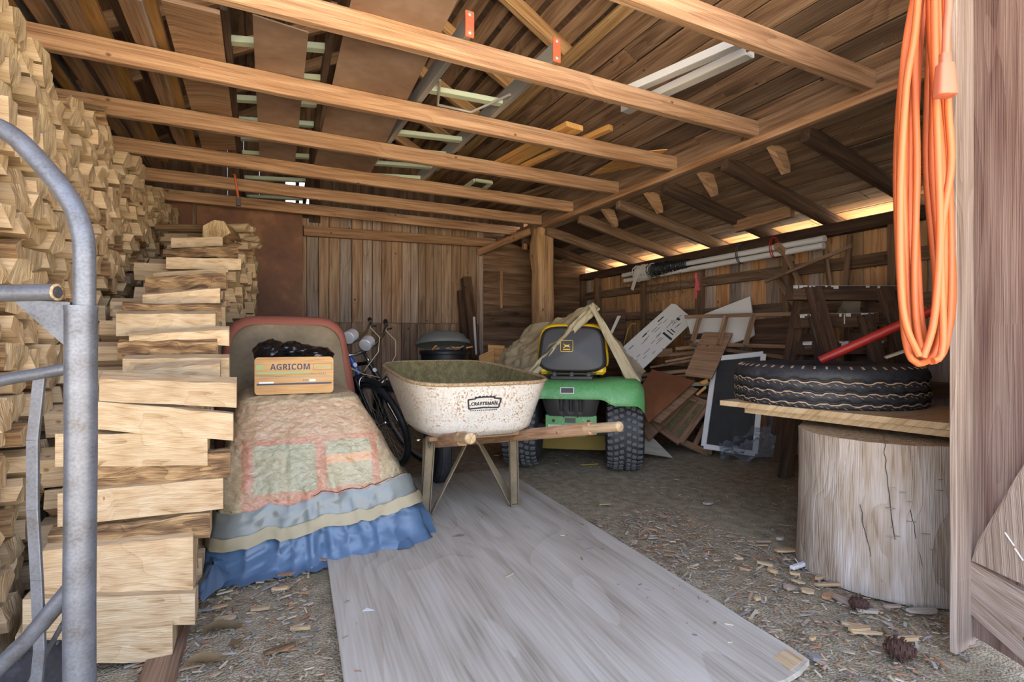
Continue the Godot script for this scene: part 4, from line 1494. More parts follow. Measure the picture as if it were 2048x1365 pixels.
	for s in [-1, 1]:
		var gr := mb()
		gr.tube([S * Vector3(s * 0.248, 1.033, -0.19), S * Vector3(s * 0.295, 1.047, -0.275)], 0.017, 10)
		put("grip", gr, "black", t, true)
		var lv := mb()
		lv.tube([S * Vector3(s * 0.22, 1.01, -0.15), S * Vector3(s * 0.26, 1.0, -0.15), S * Vector3(s * 0.30, 0.99, -0.22)], [0.008, 0.007, 0.005], 6)
		put("brake_lever", lv, "chrome", t, true)
		var cb := mb()
		cb.tube([S * Vector3(s * 0.21, 1.01, -0.15), S * Vector3(s * 0.20, 0.93, -0.03), S * Vector3(s * 0.14, 0.84, 0.0), S * Vector3(s * 0.02, 0.74, -0.05)], 0.003, 6)
		put("brake_cable", cb, "tancord", t, true)
	var be := mb()
	be.lathe(S * Vector3(0.02, 1.0, -0.09), L * Vector3(-0.85, -0.1, 0.5).normalized(), [Vector2(0.0, -0.04), Vector2(0.040, -0.04), Vector2(0.046, -0.03), Vector2(0.047, 0.035), Vector2(0.044, 0.042), Vector2(0.0, 0.044)], 14)
	put("headlamp", be, "silver", t, true)
	var ca := mb()
	var cp := []
	for k in 9:
		var an := PI * k / 8.0
		cp.append(S * Vector3(cos(an) * 0.045, 0.64 + sin(an) * 0.06, -0.06))
	ca.tube(cp, 0.008, 8)
	put("brake_caliper", ca, "chrome", t, true)

func build_bicycles() -> void:
	bicycle(Vector3(0.93, 0.0, -3.80), 0.32, 0.30, 0.0, "blue", "blue bicycle with a silver lamp leaning beside the covered machine")
	bicycle(Vector3(1.17, 0.0, -3.84), 0.46, 0.26, -0.05, "black", "black bicycle with raised chrome handlebar leaning behind the wheelbarrow")

# ---------------------------------------------------------------- back corner
func build_back_corner() -> void:
	# brown hardboard sheets standing against the back wall
	var hb := mb()
	hb.sheet([PD(458, 405, 5.62), PD(605, 426, 5.62), PD(605, 900, 5.70), PD(458, 900, 5.70)], 0.006)
	lone("hardboard_sheet", hb, "hardboard", "tall rust brown hardboard sheet standing against the back wall, wider one", "hardboard")
	var hb2 := mb(0.92)
	hb2.sheet([PD(340, 392, 5.60), PD(384, 397, 5.60), PD(384, 900, 5.66), PD(340, 900, 5.66)], 0.006)
	lone("hardboard_sheet", hb2, "hardboard", "narrow rust brown hardboard sheet beyond the end of the tall firewood", "hardboard")
	var hb3 := mb(0.9)
	hb3.sheet([PD(394, 398, 5.63), PD(459, 406, 5.63), PD(459, 900, 5.71), PD(394, 900, 5.71)], 0.006)
	lone("hardboard_sheet", hb3, "hardboard", "rust brown hardboard sheet behind the top of the low firewood stack", "hardboard")
	# dark posts leaning
	var a := mb(1.0)
	a.bar(PD(966, 860, 5.25), PD(932, 556, 5.6), 0.10, 0.09, Vector3.BACK)
	lone("leaning_post", a, "dark", "dark square post leaning against the back wall, the taller of two", "post")
	var b := mb(0.8)
	b.bar(PD(943, 860, 5.35), PD(921, 582, 5.66), 0.07, 0.06, Vector3.BACK)
	lone("leaning_post", b, "dark", "thin dark post leaning behind the taller dark post", "post")
	var s := mb(0.9)
	s.bar(PD(957, 800, 5.3), PD(948, 634, 5.45), 0.025, 0.015, Vector3.BACK)
	lone("white_slat", s, "white", "thin white slat standing beside the taller dark post", "slat")
	# bin with a tilted grey lid and scraps under it
	var c := PC(889, 800, 4.75)
	c.y = 0.0
	var t := thing("rubbish_bin", c, "round black bin with a tilted grey lid and scraps showing", "bin")
	var m := mb()
	m.lathe(c, Vector3.UP, [Vector2(0, 0.0), Vector2(0.18, 0.0), Vector2(0.19, 0.02), Vector2(0.215, 0.80), Vector2(0.228, 0.80), Vector2(0.228, 0.835), Vector2(0.205, 0.835), Vector2(0.18, 0.03), Vector2(0, 0.03)], 32)
	put("bin_body", m, "black", t)
	for k in 3:
		var g := mb()
		var an := -1.2 + k * 0.5
		g.bar(c + Vector3(sin(an) * 0.2, 0.1, cos(an) * 0.2), c + Vector3(sin(an) * 0.216, 0.72, cos(an) * 0.216), 0.03, 0.012, Vector3(sin(an), 0, cos(an)))
		put("rib", g, "black", t)
	var l := mb()
	l.lathe(c + Vector3(-0.01, 0.915, -0.02), Vector3(0.03, 1, -0.16), [Vector2(0.245, -0.035), Vector2(0.252, -0.03), Vector2(0.25, 0.0), Vector2(0.22, 0.02), Vector2(0.20, 0.055), Vector2(0.15, 0.075), Vector2(0.08, 0.085), Vector2(0, 0.088)], 36)
	put("lid", l, "lidgrey", t)
	for k in 9:
		var sc := tinted(0.8, 1.2)
		var p := c + Vector3(R(-0.14, 0.19), 0.84 + R(0, 0.02), R(0.0, 0.15))
		sc.bar(p, p + Vector3(R(-0.05, 0.08), R(0.0, 0.04), R(0.02, 0.06)), 0.025, 0.014)
		lone("wood_scrap", sc, ["pale", "fresh", "grey"][k % 3], "small wood scrap poking out under the tilted bin lid", "scrap", "scraps in the bin")
	# light plywood offcuts beside it
	for e in [[[958, 712], [988, 698], [990, 760], [958, 770], 4.9, "left"], [[976, 690], [1009, 692], [1008, 760], [978, 760], 5.0, "right"]]:
		var q := mb(0.85)
		q.sheet([PC(e[0][0], e[0][1], e[4]), PC(e[1][0], e[1][1], e[4]), PC(e[2][0], e[2][1] + 130, e[4] - 0.1), PC(e[3][0], e[3][1] + 130, e[4] - 0.1)], 0.015)
		lone("plywood_offcut", q, "fresh", "yellowish plywood offcut with a slanted top beside the dark posts" if e[5] == "left" else "yellowish square topped plywood offcut behind the slanted one", "offcut")

# ---------------------------------------------------------------- wheelbarrow
func build_wheelbarrow() -> void:
	var t := thing("wheelbarrow", Vector3(1.02, 0.024, -2.53), "white rust speckled wheelbarrow with wooden handles on the plywood", "wheelbarrow", "", -0.052)
	var tx := -0.05
	# tray loops: [height at rear, height at front, half width rear, half width front, rear s, front s]
	var L0 := [0.455, 0.43, 0.16, 0.15, -0.14, 0.20]
	var L1 := [0.435, 0.415, 0.225, 0.21, -0.215, 0.27]
	var L2 := [0.47, 0.46, 0.285, 0.25, -0.262, 0.36]
	var L3 := [0.695, 0.765, 0.365, 0.335, -0.335, 0.62]
	var seq := [[L0, L1, 3], [L1, L2, 3], [L2, L3, 7]]
	var rows := []
	for sq in seq:
		for k in sq[2] + 1:
			if k == 0 and rows.size() > 0: continue
			rows.append(tray_row(sq[0], sq[1], float(k) / sq[2], tx))
	var out := mb()
	# floor closed to its middle
	var mid := PackedVector3Array()
	for q in rows[0].size(): mid.append(Vector3(tx, 0.442, -0.03))
	rows.push_front(mid)
	out.grid(rows, true, null, false)
	var body := put("tray", out, "enamel", t, true)
	var inner := []
	for r in rows:
		var row := PackedVector3Array()
		for p in r: row.append(Vector3(tx + (p.x - tx) * 0.985, p.y + 0.006, -0.13 + (p.z + 0.13) * 0.985))
		inner.append(row)
	var im := mb()
	im.grid(inner, true, null, true)
	put("tray_lining", im, "mossy", t, true)
	var rim := mb()
	var rp := []
	for q in range(0, rows[-1].size()): rp.append(rows[-1][q] + Vector3(0, 0.002, 0))
	rp.append(rp[1])
	rim.tube(rp, 0.009, 8, false)
	var rustrim := mat("rusty_rim", Color(1, 1, 1), 0.8, mottle(44, [C(84, 60, 38), C(136, 108, 74), C(170, 146, 110), C(206, 194, 170)], 0.03, 0.1, 0.5), 0.1)
	tri(rustrim, 3.0)
	put("rim", rim, rustrim, t, true)
	for e in [[-0.09, 0.56], [0.10, 0.56]]:
		var bo := mb()
		bo.lathe(Vector3(tx + e[0], 0.53, -0.43), Vector3(0, 0.6, 0.8), [Vector2(0.012, 0), Vector2(0.011, 0.006), Vector2(0, 0.009)], 10)
		put("bolt", bo, "graphite", t, true)
	# the badge on the rear face
	var lo := Vector3(tx, 0.47, 0.262)
	var hi := Vector3(tx, 0.695, 0.335)
	var up := (hi - lo).normalized()
	var nrm := Vector3.RIGHT.cross(up).normalized()
	var at := lo.lerp(hi, 0.60) + Vector3(0.012, 0, 0) + nrm * 0.0015
	words("lettering", ".CRAFTSMAN.", 0.0225, Transform3D(Basis(Vector3.RIGHT, up, nrm), at), "ink", t, 0.003)
	for k in 13:
		var sm := mb()
		sm.box(at - up * 0.034 + Vector3((k - 6) * 0.0105, 0, 0), Vector3.RIGHT, up, nrm, Vector3(0.006, 0.004, 0.003), 0.0)
		put("faint_mark", sm, "graphite", t, true)
	for k in 6:
		var cn := mb()
		cn.box(at + up * (0.0355 if k > 0 and k < 5 else 0.033) + Vector3((k - 2.5) * 0.018, 0, 0), Vector3.RIGHT, up, nrm, Vector3(0.012, 0.007, 0.003), 0.0)
		put("badge_crown", cn, "ink", t, true)
	var fr := mb()
	var pts := [Vector2(-0.082, 0.022), Vector2(-0.045, 0.026), Vector2(-0.045, 0.031), Vector2(0.0, 0.033), Vector2(0.045, 0.031), Vector2(0.045, 0.026), Vector2(0.082, 0.022), Vector2(0.074, -0.024), Vector2(0, -0.020), Vector2(-0.074, -0.024)]
	for k in pts.size():
		var p: Vector2 = pts[k]
		var q: Vector2 = pts[(k + 1) % pts.size()]
		fr.bar(at + Vector3.RIGHT * p.x + up * p.y, at + Vector3.RIGHT * q.x + up * q.y, 0.0025, 0.0065, up, 0.0)
	put("badge_outline", fr, "ink", t, true)
	# handles: square timbers that turn round at the grip
	for s in [-1, 1]:
		var tip := Vector3(s * 0.325 + 0.05, 0.545, 0.80)
		var grip := Vector3(s * 0.297 + 0.04, 0.517, 0.65)
		var far := Vector3(s * 0.09, 0.235, -0.70)
		var dirv := (tip - far).normalized()
		var h := mb(1.05)
		h.us = 0.9; h.vs = 0.25
		h.bar(far, grip, 0.042, 0.056, Vector3.UP, 0.008)
		var ho := put("handle", h, "joist", t, true)
		var g := mb(1.25)
		g.tube([grip - dirv * 0.04, grip + dirv * 0.005, tip - dirv * 0.02, tip - dirv * 0.008, tip, tip + dirv * 0.004], [0.026, 0.021, 0.021, 0.022, 0.016, 0.004], 16, true, 0.9)
		put("grip", g, "pale", ho, true)
		# leg: channel down to a foot, brace forward
		var mount := Vector3(s * 0.225, 0.42, 0.03)
		var foot := Vector3(s * 0.245, 0.006, 0.0)
		var lg := mb()
		lg.bar(mount, foot + Vector3(0, 0.006, 0), 0.044, 0.014, Vector3.BACK)
		for w in [-1, 1]: lg.bar(mount + Vector3(w * 0.021, 0, 0.010), foot + Vector3(w * 0.021, 0.006, 0.010), 0.004, 0.022, Vector3.BACK, 0.0)
		lg.bar(foot + Vector3(-0.022, 0, 0.005), foot + Vector3(0.022, 0, 0.005), 0.03, 0.012)
		var lo2 := put("leg", lg, "dusty", t, true)
		var br := mb()
		br.bar(foot + Vector3(0, 0.02, -0.02), Vector3(s * 0.15, 0.33, -0.36), 0.032, 0.008, Vector3(0, 0, 1))
		put("leg_brace", br, "dusty", t, true)
		var vb := mb()
		vb.bar(foot + Vector3(-s * 0.03, 0.012, 0.004), Vector3(s * 0.035, 0.36, 0.02), 0.03, 0.006, Vector3(1, 0.6 * -s, 0))
		put("cross_brace", vb, "dusty", t, true)
		for k in 2:
			var bo := mb()
			bo.lathe(Vector3(s * 0.235, 0.395, 0.06 - k * 0.06), Vector3.DOWN, [Vector2(0.008, 0), Vector2(0.008, 0.012), Vector2(0.004, 0.014), Vector2(0.004, 0.028), Vector2(0, 0.028)], 8)
			put("bolt", bo, "graphite", t, true)
	var vt := mb()
	vt.tube([Vector3(0.035, 0.36, 0.02), Vector3(0.02, 0.375, 0.02), Vector3(-0.02, 0.375, 0.02), Vector3(-0.035, 0.36, 0.02)], 0.008, 8)
	put("cross_brace", vt, "dusty", t, true)
	var sup := mb()
	sup.bar(Vector3(-0.25, 0.42, 0.10), Vector3(0.25, 0.42, 0.10), 0.05, 0.02)
	put("tray_support", sup, "joist", t, true)
	# wheel
	var wc := Vector3(0, 0.20, -0.64)
	var wh := mb()
	var pr := []
	for k in 15:
		var an := TAU * k / 14.0
		pr.append(Vector2(0.155 + cos(an) * 0.043 * (1.0 + (0.05 if k % 2 else 0.0)), sin(an) * 0.045))
	wh.lathe(wc, Vector3.RIGHT, pr, 40)
	var wo := put("wheel", wh, "rubber", t, true)
	for k in 4:
		var rb := mb()
		rb.lathe(wc, Vector3.RIGHT, [Vector2(0.194, -0.026 + k * 0.015), Vector2(0.2005, -0.025 + k * 0.015), Vector2(0.2005, -0.019 + k * 0.015), Vector2(0.194, -0.018 + k * 0.015)], 40)
		put("tread_rib", rb, "rubber", wo, true)
	var hub := mb()
	hub.lathe(wc, Vector3.RIGHT, [Vector2(0, -0.05), Vector2(0.03, -0.05), Vector2(0.035, -0.02), Vector2(0.12, -0.018), Vector2(0.12, 0.018), Vector2(0.035, 0.02), Vector2(0.03, 0.05), Vector2(0, 0.05)], 24)
	put("wheel_disc", hub, "graphite", wo, true)

func tray_row(A: Array, B: Array, s: float, tx: float) -> PackedVector3Array:
	var row := PackedVector3Array()
	var L := []
	for j in 6: L.append(lerpf(A[j], B[j], s))
	for q in 49:
		var an := TAU * q / 48.0
		var e := 1.0 / pow(pow(abs(cos(an)), 4.5) + pow(abs(sin(an)), 4.5), 1.0 / 4.5)
		var x := cos(an) * e
		var f := (1.0 - sin(an) * e) / 2.0         # 0 at the rear (towards the handles), 1 at the front
		row.append(Vector3(tx + 0.045 * (1.0 - f) + x * lerpf(L[2], L[3], f), lerpf(L[0], L[1], f), -lerpf(L[4], L[5], f)))
	return row

# ---------------------------------------------------------------- garden tractor
func build_tractor() -> void:
	var t := thing("garden_tractor", Vector3(2.09, 0, -3.20), "green garden tractor seen from behind, black and yellow seat, under a plastic sheet", "tractor", "", -0.63)
	# wheels
	for s in [-1, 1]:
		var c := Vector3(s * 0.365, 0.275, 0)
		var m := mb()
		m.lathe(c, Vector3.RIGHT, [Vector2(0.13, -0.10), Vector2(0.16, -0.125), Vector2(0.225, -0.128), Vector2(0.252, -0.112), Vector2(0.262, -0.09), Vector2(0.266, 0.0), Vector2(0.262, 0.09), Vector2(0.252, 0.112), Vector2(0.225, 0.128), Vector2(0.16, 0.125), Vector2(0.13, 0.10)], 48)
		var wo := put("rear_wheel", m, "rubber", t, true)
		for k in 34:
			var a0 := TAU * k / 34.0
			for side in [-1, 1]:
				var lg := mb(1.25)
				for seg in 3:
					var x0: float = side * (0.008 + seg * 0.036)
					var x1: float = side * (0.008 + (seg + 1) * 0.036 - (0.006 if seg < 2 else 0.0))
					var aa := a0 + (0.09 if side < 0 else 0.0) + seg * 0.055
					var rr := 0.267 if seg < 2 else 0.259
					var p0 := c + Vector3(x0, cos(aa) * rr, sin(aa) * rr)
					var p1 := c + Vector3(x1, cos(aa + 0.035) * (rr - (0.012 if seg == 2 else 0.0)), sin(aa + 0.035) * (rr - (0.012 if seg == 2 else 0.0)))
					lg.bar(p0, p1, 0.026, 0.016, Vector3(0, cos(aa), sin(aa)), 0.003)
				put("tread_lug", lg, "lug", wo, true)
		var d := mb()
		d.lathe(c, Vector3.RIGHT, [Vector2(0, -0.06), Vector2(0.05, -0.06), Vector2(0.06, -0.03), Vector2(0.11, -0.03), Vector2(0.13, -0.10), Vector2(0.138, -0.10), Vector2(0.12, 0.0), Vector2(0.138, 0.10), Vector2(0.13, 0.10), Vector2(0.11, 0.03), Vector2(0.06, 0.03), Vector2(0.05, 0.06), Vector2(0, 0.06)], 32)
		put("wheel_disc", d, "dullyellow", wo, true)
		var fc := Vector3(s * 0.36, 0.19, -1.22)
		var fw := mb()
		fw.lathe(fc, Vector3.RIGHT, [Vector2(0.0, -0.05), Vector2(0.09, -0.05), Vector2(0.11, -0.07), Vector2(0.17, -0.07), Vector2(0.188, -0.04), Vector2(0.19, 0.0), Vector2(0.188, 0.04), Vector2(0.17, 0.07), Vector2(0.11, 0.07), Vector2(0.09, 0.05), Vector2(0, 0.05)], 32)
		put("front_wheel", fw, "rubber", t, true)
	# fender deck rolling down at the back
	var prof := [[-0.62, 0.52], [-0.50, 0.60], [-0.30, 0.635], [0.0, 0.65], [0.20, 0.65], [0.262, 0.638], [0.30, 0.61], [0.315, 0.575], [0.318, 0.548], [0.316, 0.535]]
	var rows := []
	for pz in prof:
		var row := PackedVector3Array()
		for q in 41:
			var x := -0.49 + 0.98 * q / 40.0
			var ax: float = abs(x)
			var y: float = pz[1]
			y -= 0.055 * pow(clampf((ax - 0.42) / 0.07, 0, 1), 2.5)
			if pz[0] > 0.28: y -= 0.045 * smoothstep(0.20, 0.30, ax) * (pz[0] - 0.28) / 0.04
			if pz[0] < 0.25: y += 0.012 * smoothstep(0.20, 0.28, ax)
			var z: float = pz[0] - 0.05 * pow(clampf((ax - 0.36) / 0.13, 0, 1), 2.5)
			row.append(Vector3(x, y, z))
		rows.append(row)
	var fd := mb()
	fd.grid(rows, false, null, true)
	for r in rows:
		for q in r.size(): r[q] -= Vector3(0, 0.006, 0.004)
	fd.grid(rows, false, null, false)
	var fo := put("fender", fd, "greenpaint", t, true)
	var bp := mb()
	bp.box(Vector3(-0.02, 0.588, 0.3165), Vector3.RIGHT, Vector3(0, 0.92, -0.38).normalized(), Vector3(0, 0.38, 0.92).normalized(), Vector3(0.092, 0.044, 0.004), 0.001)
	var bo := put("maker_plate", bp, "white", fo, true)
	var bq := mb()
	bq.box(Vector3(-0.02, 0.588, 0.3175), Vector3.RIGHT, Vector3(0, 0.92, -0.38).normalized(), Vector3(0, 0.38, 0.92).normalized(), Vector3(0.082, 0.034, 0.005), 0.001)
	put("plate_field", bq, "graphite", bo, true)
	# rear panel and hitch plate
	var pn := mb()
	var pr := []
	for i in 8:
		var y := lerpf(0.56, 0.405, i / 7.0)
		var hw := lerpf(0.205, 0.165, i / 7.0)
		var row := PackedVector3Array()
		for q in 31:
			var x := lerpf(-hw, hw, q / 30.0)
			var z := 0.285 - 0.035 * pow(i / 7.0, 1.5) - 0.03 * pow(abs(x) / hw, 6)
			for rx in [-0.065, 0.0, 0.065]:
				if abs(x - rx) < 0.016 and i > 1 and i < 6: z -= 0.010
			row.append(Vector3(x, y, z))
		pr.append(row)
	pn.grid(pr)
	put("rear_panel", pn, "seatblack", t, true)
	for rx in [-0.065, 0.0, 0.065]:
		var rb := mb(1.4)
		rb.tube([Vector3(rx, 0.53, 0.276), Vector3(rx, 0.44, 0.255)], 0.011, 8)
		put("panel_rib", rb, "seatblack", t, true)
	var hp := mb(0.9)
	hp.box(Vector3(0, 0.345, 0.225), Vector3.RIGHT, Vector3.UP, Vector3.BACK, Vector3(0.35, 0.13, 0.012), 0.003)
	hp.box(Vector3(0, 0.283, 0.26), Vector3.RIGHT, Vector3.UP, Vector3.BACK, Vector3(0.20, 0.01, 0.08), 0.003)
	var hpo := put("hitch_plate", hp, "greenpaint", t, true)
	for e in [[-0.12, 0.37, 0.012], [0.12, 0.37, 0.013], [-0.05, 0.40, 0.006], [0.045, 0.40, 0.006]]:
		var h := mb()
		h.lathe(Vector3(e[0], e[1], 0.2305), Vector3.BACK, [Vector2(e[2], 0), Vector2(e[2], 0.0015), Vector2(0, 0.0015)], 14)
		put("bolt_hole", h, "black", hpo, true)
	var st := mb()
	st.box(Vector3(-0.11, 0.325, 0.2325), Vector3.RIGHT, Vector3.UP, Vector3.BACK, Vector3(0.09, 0.035, 0.002), 0.0)
	put("sticker", st, "white", hpo, true)
	for k in 4:
		var ln := mb()
		ln.box(Vector3(-0.11, 0.336 - k * 0.007, 0.2338), Vector3.RIGHT, Vector3.UP, Vector3.BACK, Vector3(0.078, 0.0022, 0.001), 0.0)
		put("sticker_line", ln, "ink", hpo, true)
	var sk := mb()
	sk.box(Vector3(-0.005, 0.375, 0.2325), Vector3.RIGHT, Vector3.UP, Vector3.BACK, Vector3(0.075, 0.034, 0.002), 0.0)
	put("sticker", sk, "graphite", hpo, true)
	var ch := mb(0.6)
	ch.box(Vector3(0, 0.40, -0.55), Vector3.BACK, Vector3.UP, Vector3.RIGHT, Vector3(1.5, 0.16, 0.34), 0.01)
	put("chassis", ch, "graphite", t, true)
	var axl := mb()
	axl.tube([Vector3(-0.33, 0.275, 0), Vector3(0.33, 0.275, 0)], 0.04, 12)
	put("axle", axl, "graphite", t, true)
	# mower deck
	var md := mb()
	var dr := []
	for e in [[0.03, 0.0], [0.03, 0.09], [0.05, 0.13], [0.10, 0.15], [0.45, 0.16]]:
		var row := PackedVector3Array()
		for q in 49:
			var an := TAU * q / 48.0
			var ee := 1.0 / pow(pow(abs(cos(an)), 4.0) + pow(abs(sin(an)), 4.0), 0.25)
			row.append(Vector3(cos(an) * ee * (0.53 - e[0]), 0.075 + e[1], -0.60 + sin(an) * ee * (0.36 - e[0] * 0.7)))
		dr.append(row)
	md.grid(dr, true, null, true)
	put("mower_deck", md, "dullyellow", t, true)
	# hood, dash, steering wheel
	var hr := []
	for e in [[-0.78, 0.70, 0.22, 0.30], [-0.85, 0.74, 0.24, 0.30], [-1.25, 0.70, 0.23, 0.30], [-1.5, 0.62, 0.20, 0.30], [-1.58, 0.50, 0.17, 0.32]]:
		var row := PackedVector3Array()
		for q in 25:
			var an := PI * q / 24.0
			var ee := 1.0 / pow(pow(abs(cos(an)), 5.0) + pow(abs(sin(an)), 5.0), 0.2)
			row.append(Vector3(-cos(an) * ee * e[2], e[3] + sin(an) * ee * (e[1] - e[3]), e[0]))
		hr.append(row)
	var hd := mb()
	hd.grid(hr, false, null, true)
	put("hood", hd, "greenpaint", t, true)
	var da := mb()
	da.box(Vector3(0, 0.55, -0.72), Vector3.RIGHT, Vector3.UP, Vector3.BACK, Vector3(0.40, 0.36, 0.14), 0.03)
	put("dash", da, "seatblack", t, true)
	var sw := mb()
	var sp := []
	for q in 33: sp.append(Vector3(cos(TAU * q / 32.0) * 0.17, 0.86 + sin(TAU * q / 32.0) * 0.09, -0.58 - sin(TAU * q / 32.0) * 0.14))
	sw.tube(sp, 0.014, 8, false)
	sw.tube([Vector3(0, 0.86, -0.58), Vector3(0, 0.68, -0.72)], 0.02, 10)
	sw.tube([Vector3(-0.17, 0.86, -0.58), Vector3(0.17, 0.86, -0.58)], 0.011, 8)
	put("steering_wheel", sw, "black", t, true)
	# seat: black shell behind, yellow cushion before it
	for e in [["seat_back", 0.0, 1.0, "seatblack", 0.055, 0.10], ["cushion", -0.055, 1.06, "yellow", 0.05, 0.05]]:
		var sr := []
		for i in 6:
			var dz: float = [0.0, 0.012, 0.03, 0.06, 0.085, 0.10][i] * e[4] / 0.055
			var sc: float = [0.0, 0.86, 0.95, 1.0, 0.985, 0.95][i] * e[2]
			var row := PackedVector3Array()
			for q in 49:
				var an := TAU * q / 48.0
				var ee := 1.0 / pow(pow(abs(cos(an)), 5.0) + pow(abs(sin(an)), 5.0), 0.2)
				var yy: float = sin(an) * ee * sc
				var half := 0.255 - 0.035 * (yy + 1.0) / 2.0 - (0.02 if yy < -0.8 else 0.0)
				row.append(Vector3(cos(an) * ee * sc * half, 0.862 + yy * 0.165 + (0.012 if e[0] == "cushion" else 0.0), 0.13 + e[1] - dz + 0.10 * -(yy) * 0.35))
			sr.append(row)
		var sm := mb()
		sm.grid(sr, true, null, true)
		put(e[0], sm, e[3], t, true)
	var pan := mb()
	pan.box(Vector3(0, 0.715, -0.12), Vector3.RIGHT, Vector3.UP, Vector3.BACK, Vector3(0.48, 0.07, 0.40), 0.03)
	put("seat_pan", pan, "yellow", t, true)
	var br := mb()
	br.box(Vector3(0, 0.662, 0.06), Vector3.RIGHT, Vector3.UP, Vector3.BACK, Vector3(0.30, 0.03, 0.22), 0.006)
	br.bar(Vector3(-0.17, 0.69, 0.15), Vector3(0.17, 0.69, 0.15), 0.02, 0.012)
	put("seat_bracket", br, "black", t, true)
	for x in [-0.12, 0.0, 0.12]:
		var sg := mb()
		sg.lathe(Vector3(x, 0.668, 0.15), Vector3.UP, [Vector2(0.018, 0), Vector2(0.018, 0.02), Vector2(0.011, 0.022), Vector2(0.011, 0.035), Vector2(0, 0.035)], 12)
		put("seat_spring", sg, "graphite", t, true)
	# emblem on the seat back: rounded square with a leaping animal
	var ez := Vector3(0, 0.33, 1).normalized()
	var ey := Vector3(0, 1, -0.21).normalized()
	ez = Vector3.RIGHT.cross(ey)
	var ec := Vector3(-0.035, 0.885, 0.131)
	var sq := PackedVector2Array()
	var si := []
	for q in [[1, 1], [-1, 1], [-1, -1], [1, -1]]:
		for k in 4:
			var an2 := atan2(q[1], q[0]) - PI / 4 + k / 3.0 * PI / 2
			si.append(Vector2(q[0] * 0.034 + cos(an2) * 0.009, q[1] * 0.031 + sin(an2) * 0.009))
	var em := mb()
	for k in si.size():
		var p: Vector2 = si[k]
		var q: Vector2 = si[(k + 1) % si.size()]
		em.bar(ec + Vector3.RIGHT * p.x + ey * p.y, ec + Vector3.RIGHT * q.x + ey * q.y, 0.003, 0.004, ez, 0.0)
	em.plate(ec, Vector3.RIGHT, ey, ez, PackedVector2Array([Vector2(-0.024, 0.024), Vector2(-0.02, 0.012), Vector2(-0.012, 0.010), Vector2(-0.006, 0.006), Vector2(0.012, 0.008), Vector2(0.018, 0.012), Vector2(0.018, 0.004), Vector2(0.014, -0.002), Vector2(0.026, -0.010), Vector2(0.022, -0.012), Vector2(0.008, -0.005), Vector2(-0.006, -0.006), Vector2(-0.022, -0.014), Vector2(-0.026, -0.012), Vector2(-0.012, -0.002), Vector2(-0.014, 0.004), Vector2(-0.022, 0.010)]), 0.002)
	em.box(ec - ey * 0.025, Vector3.RIGHT, ey, ez, Vector3(0.05, 0.006, 0.003), 0.0)
	put("emblem", em, "yellow", t, true)

	# ---- the plastic sheet thrown over it
	var ps := thing("plastic_sheet", PC(1150, 760, 3.8), "stiff tan plastic sheet peaked like a tent over the tractor seat", "plastic sheet")
	var pk := PC(1186, 606, 3.66)
	var bk := PC(1062, 650, 4.35)
	put("left_side", patch(pk, bk, PC(995, 728, 4.3), PC(1052, 750, 3.72), 26, 22, 0.02, 0.03, 3), "sheeting", ps)
	put("right_side", patch(pk, PC(1196, 640, 4.25), PC(1288, 745, 4.2), PC(1266, 792, 3.62), 20, 22, 0.016, 0.0, 4), "sheeting", ps)
	put("front_fold", patch(pk + Vector3(0, 0.005, 0), PC(1200, 618, 3.70), PC(1076, 748, 3.74), PC(1050, 752, 3.70), 8, 22, 0.012, 0.0, 5, 6.0, 0.003), "tan_edge", ps)
	put("front_fold", patch(pk, PC(1178, 612, 3.66), PC(1258, 772, 3.58), PC(1282, 764, 3.58), 6, 22, 0.012, 0.0, 6, 6.0, 0.003), "tan_edge", ps)
	put("rear_drape", patch(bk, PC(1010, 700, 4.6), PC(978, 745, 4.5), PC(1000, 752, 4.2), 14, 12, 0.02, 0.02, 7), "sheeting", ps)

# ---------------------------------------------------------------- the heap at the right
func flat_thing(called: String, q: Array, th: float, m, label: String, cat: String, tone := 1.0, group := "") -> MeshInstance3D:
	# four corners, each [u, v, distance]
	var b := mb(tone)
	var p := []
	for e in q: p.append(PC(e[0], e[1], e[2]))
	b.sheet(p, th)
	return lone(called, b, m, label, cat, group)
func frame_bars(t: Node3D, part: String, c: Array, w: float, h: float, m: String, tone := 1.0) -> void:
	for k in 4:
		var b := mb(tone)
		var a: Vector3 = c[k]
		var d: Vector3 = c[(k + 1) % 4]
		var nn: Vector3 = (c[2] - c[0]).cross(c[3] - c[1]).normalized()
		b.bar(a, d, w, h, nn)
		put(part, b, m, t)

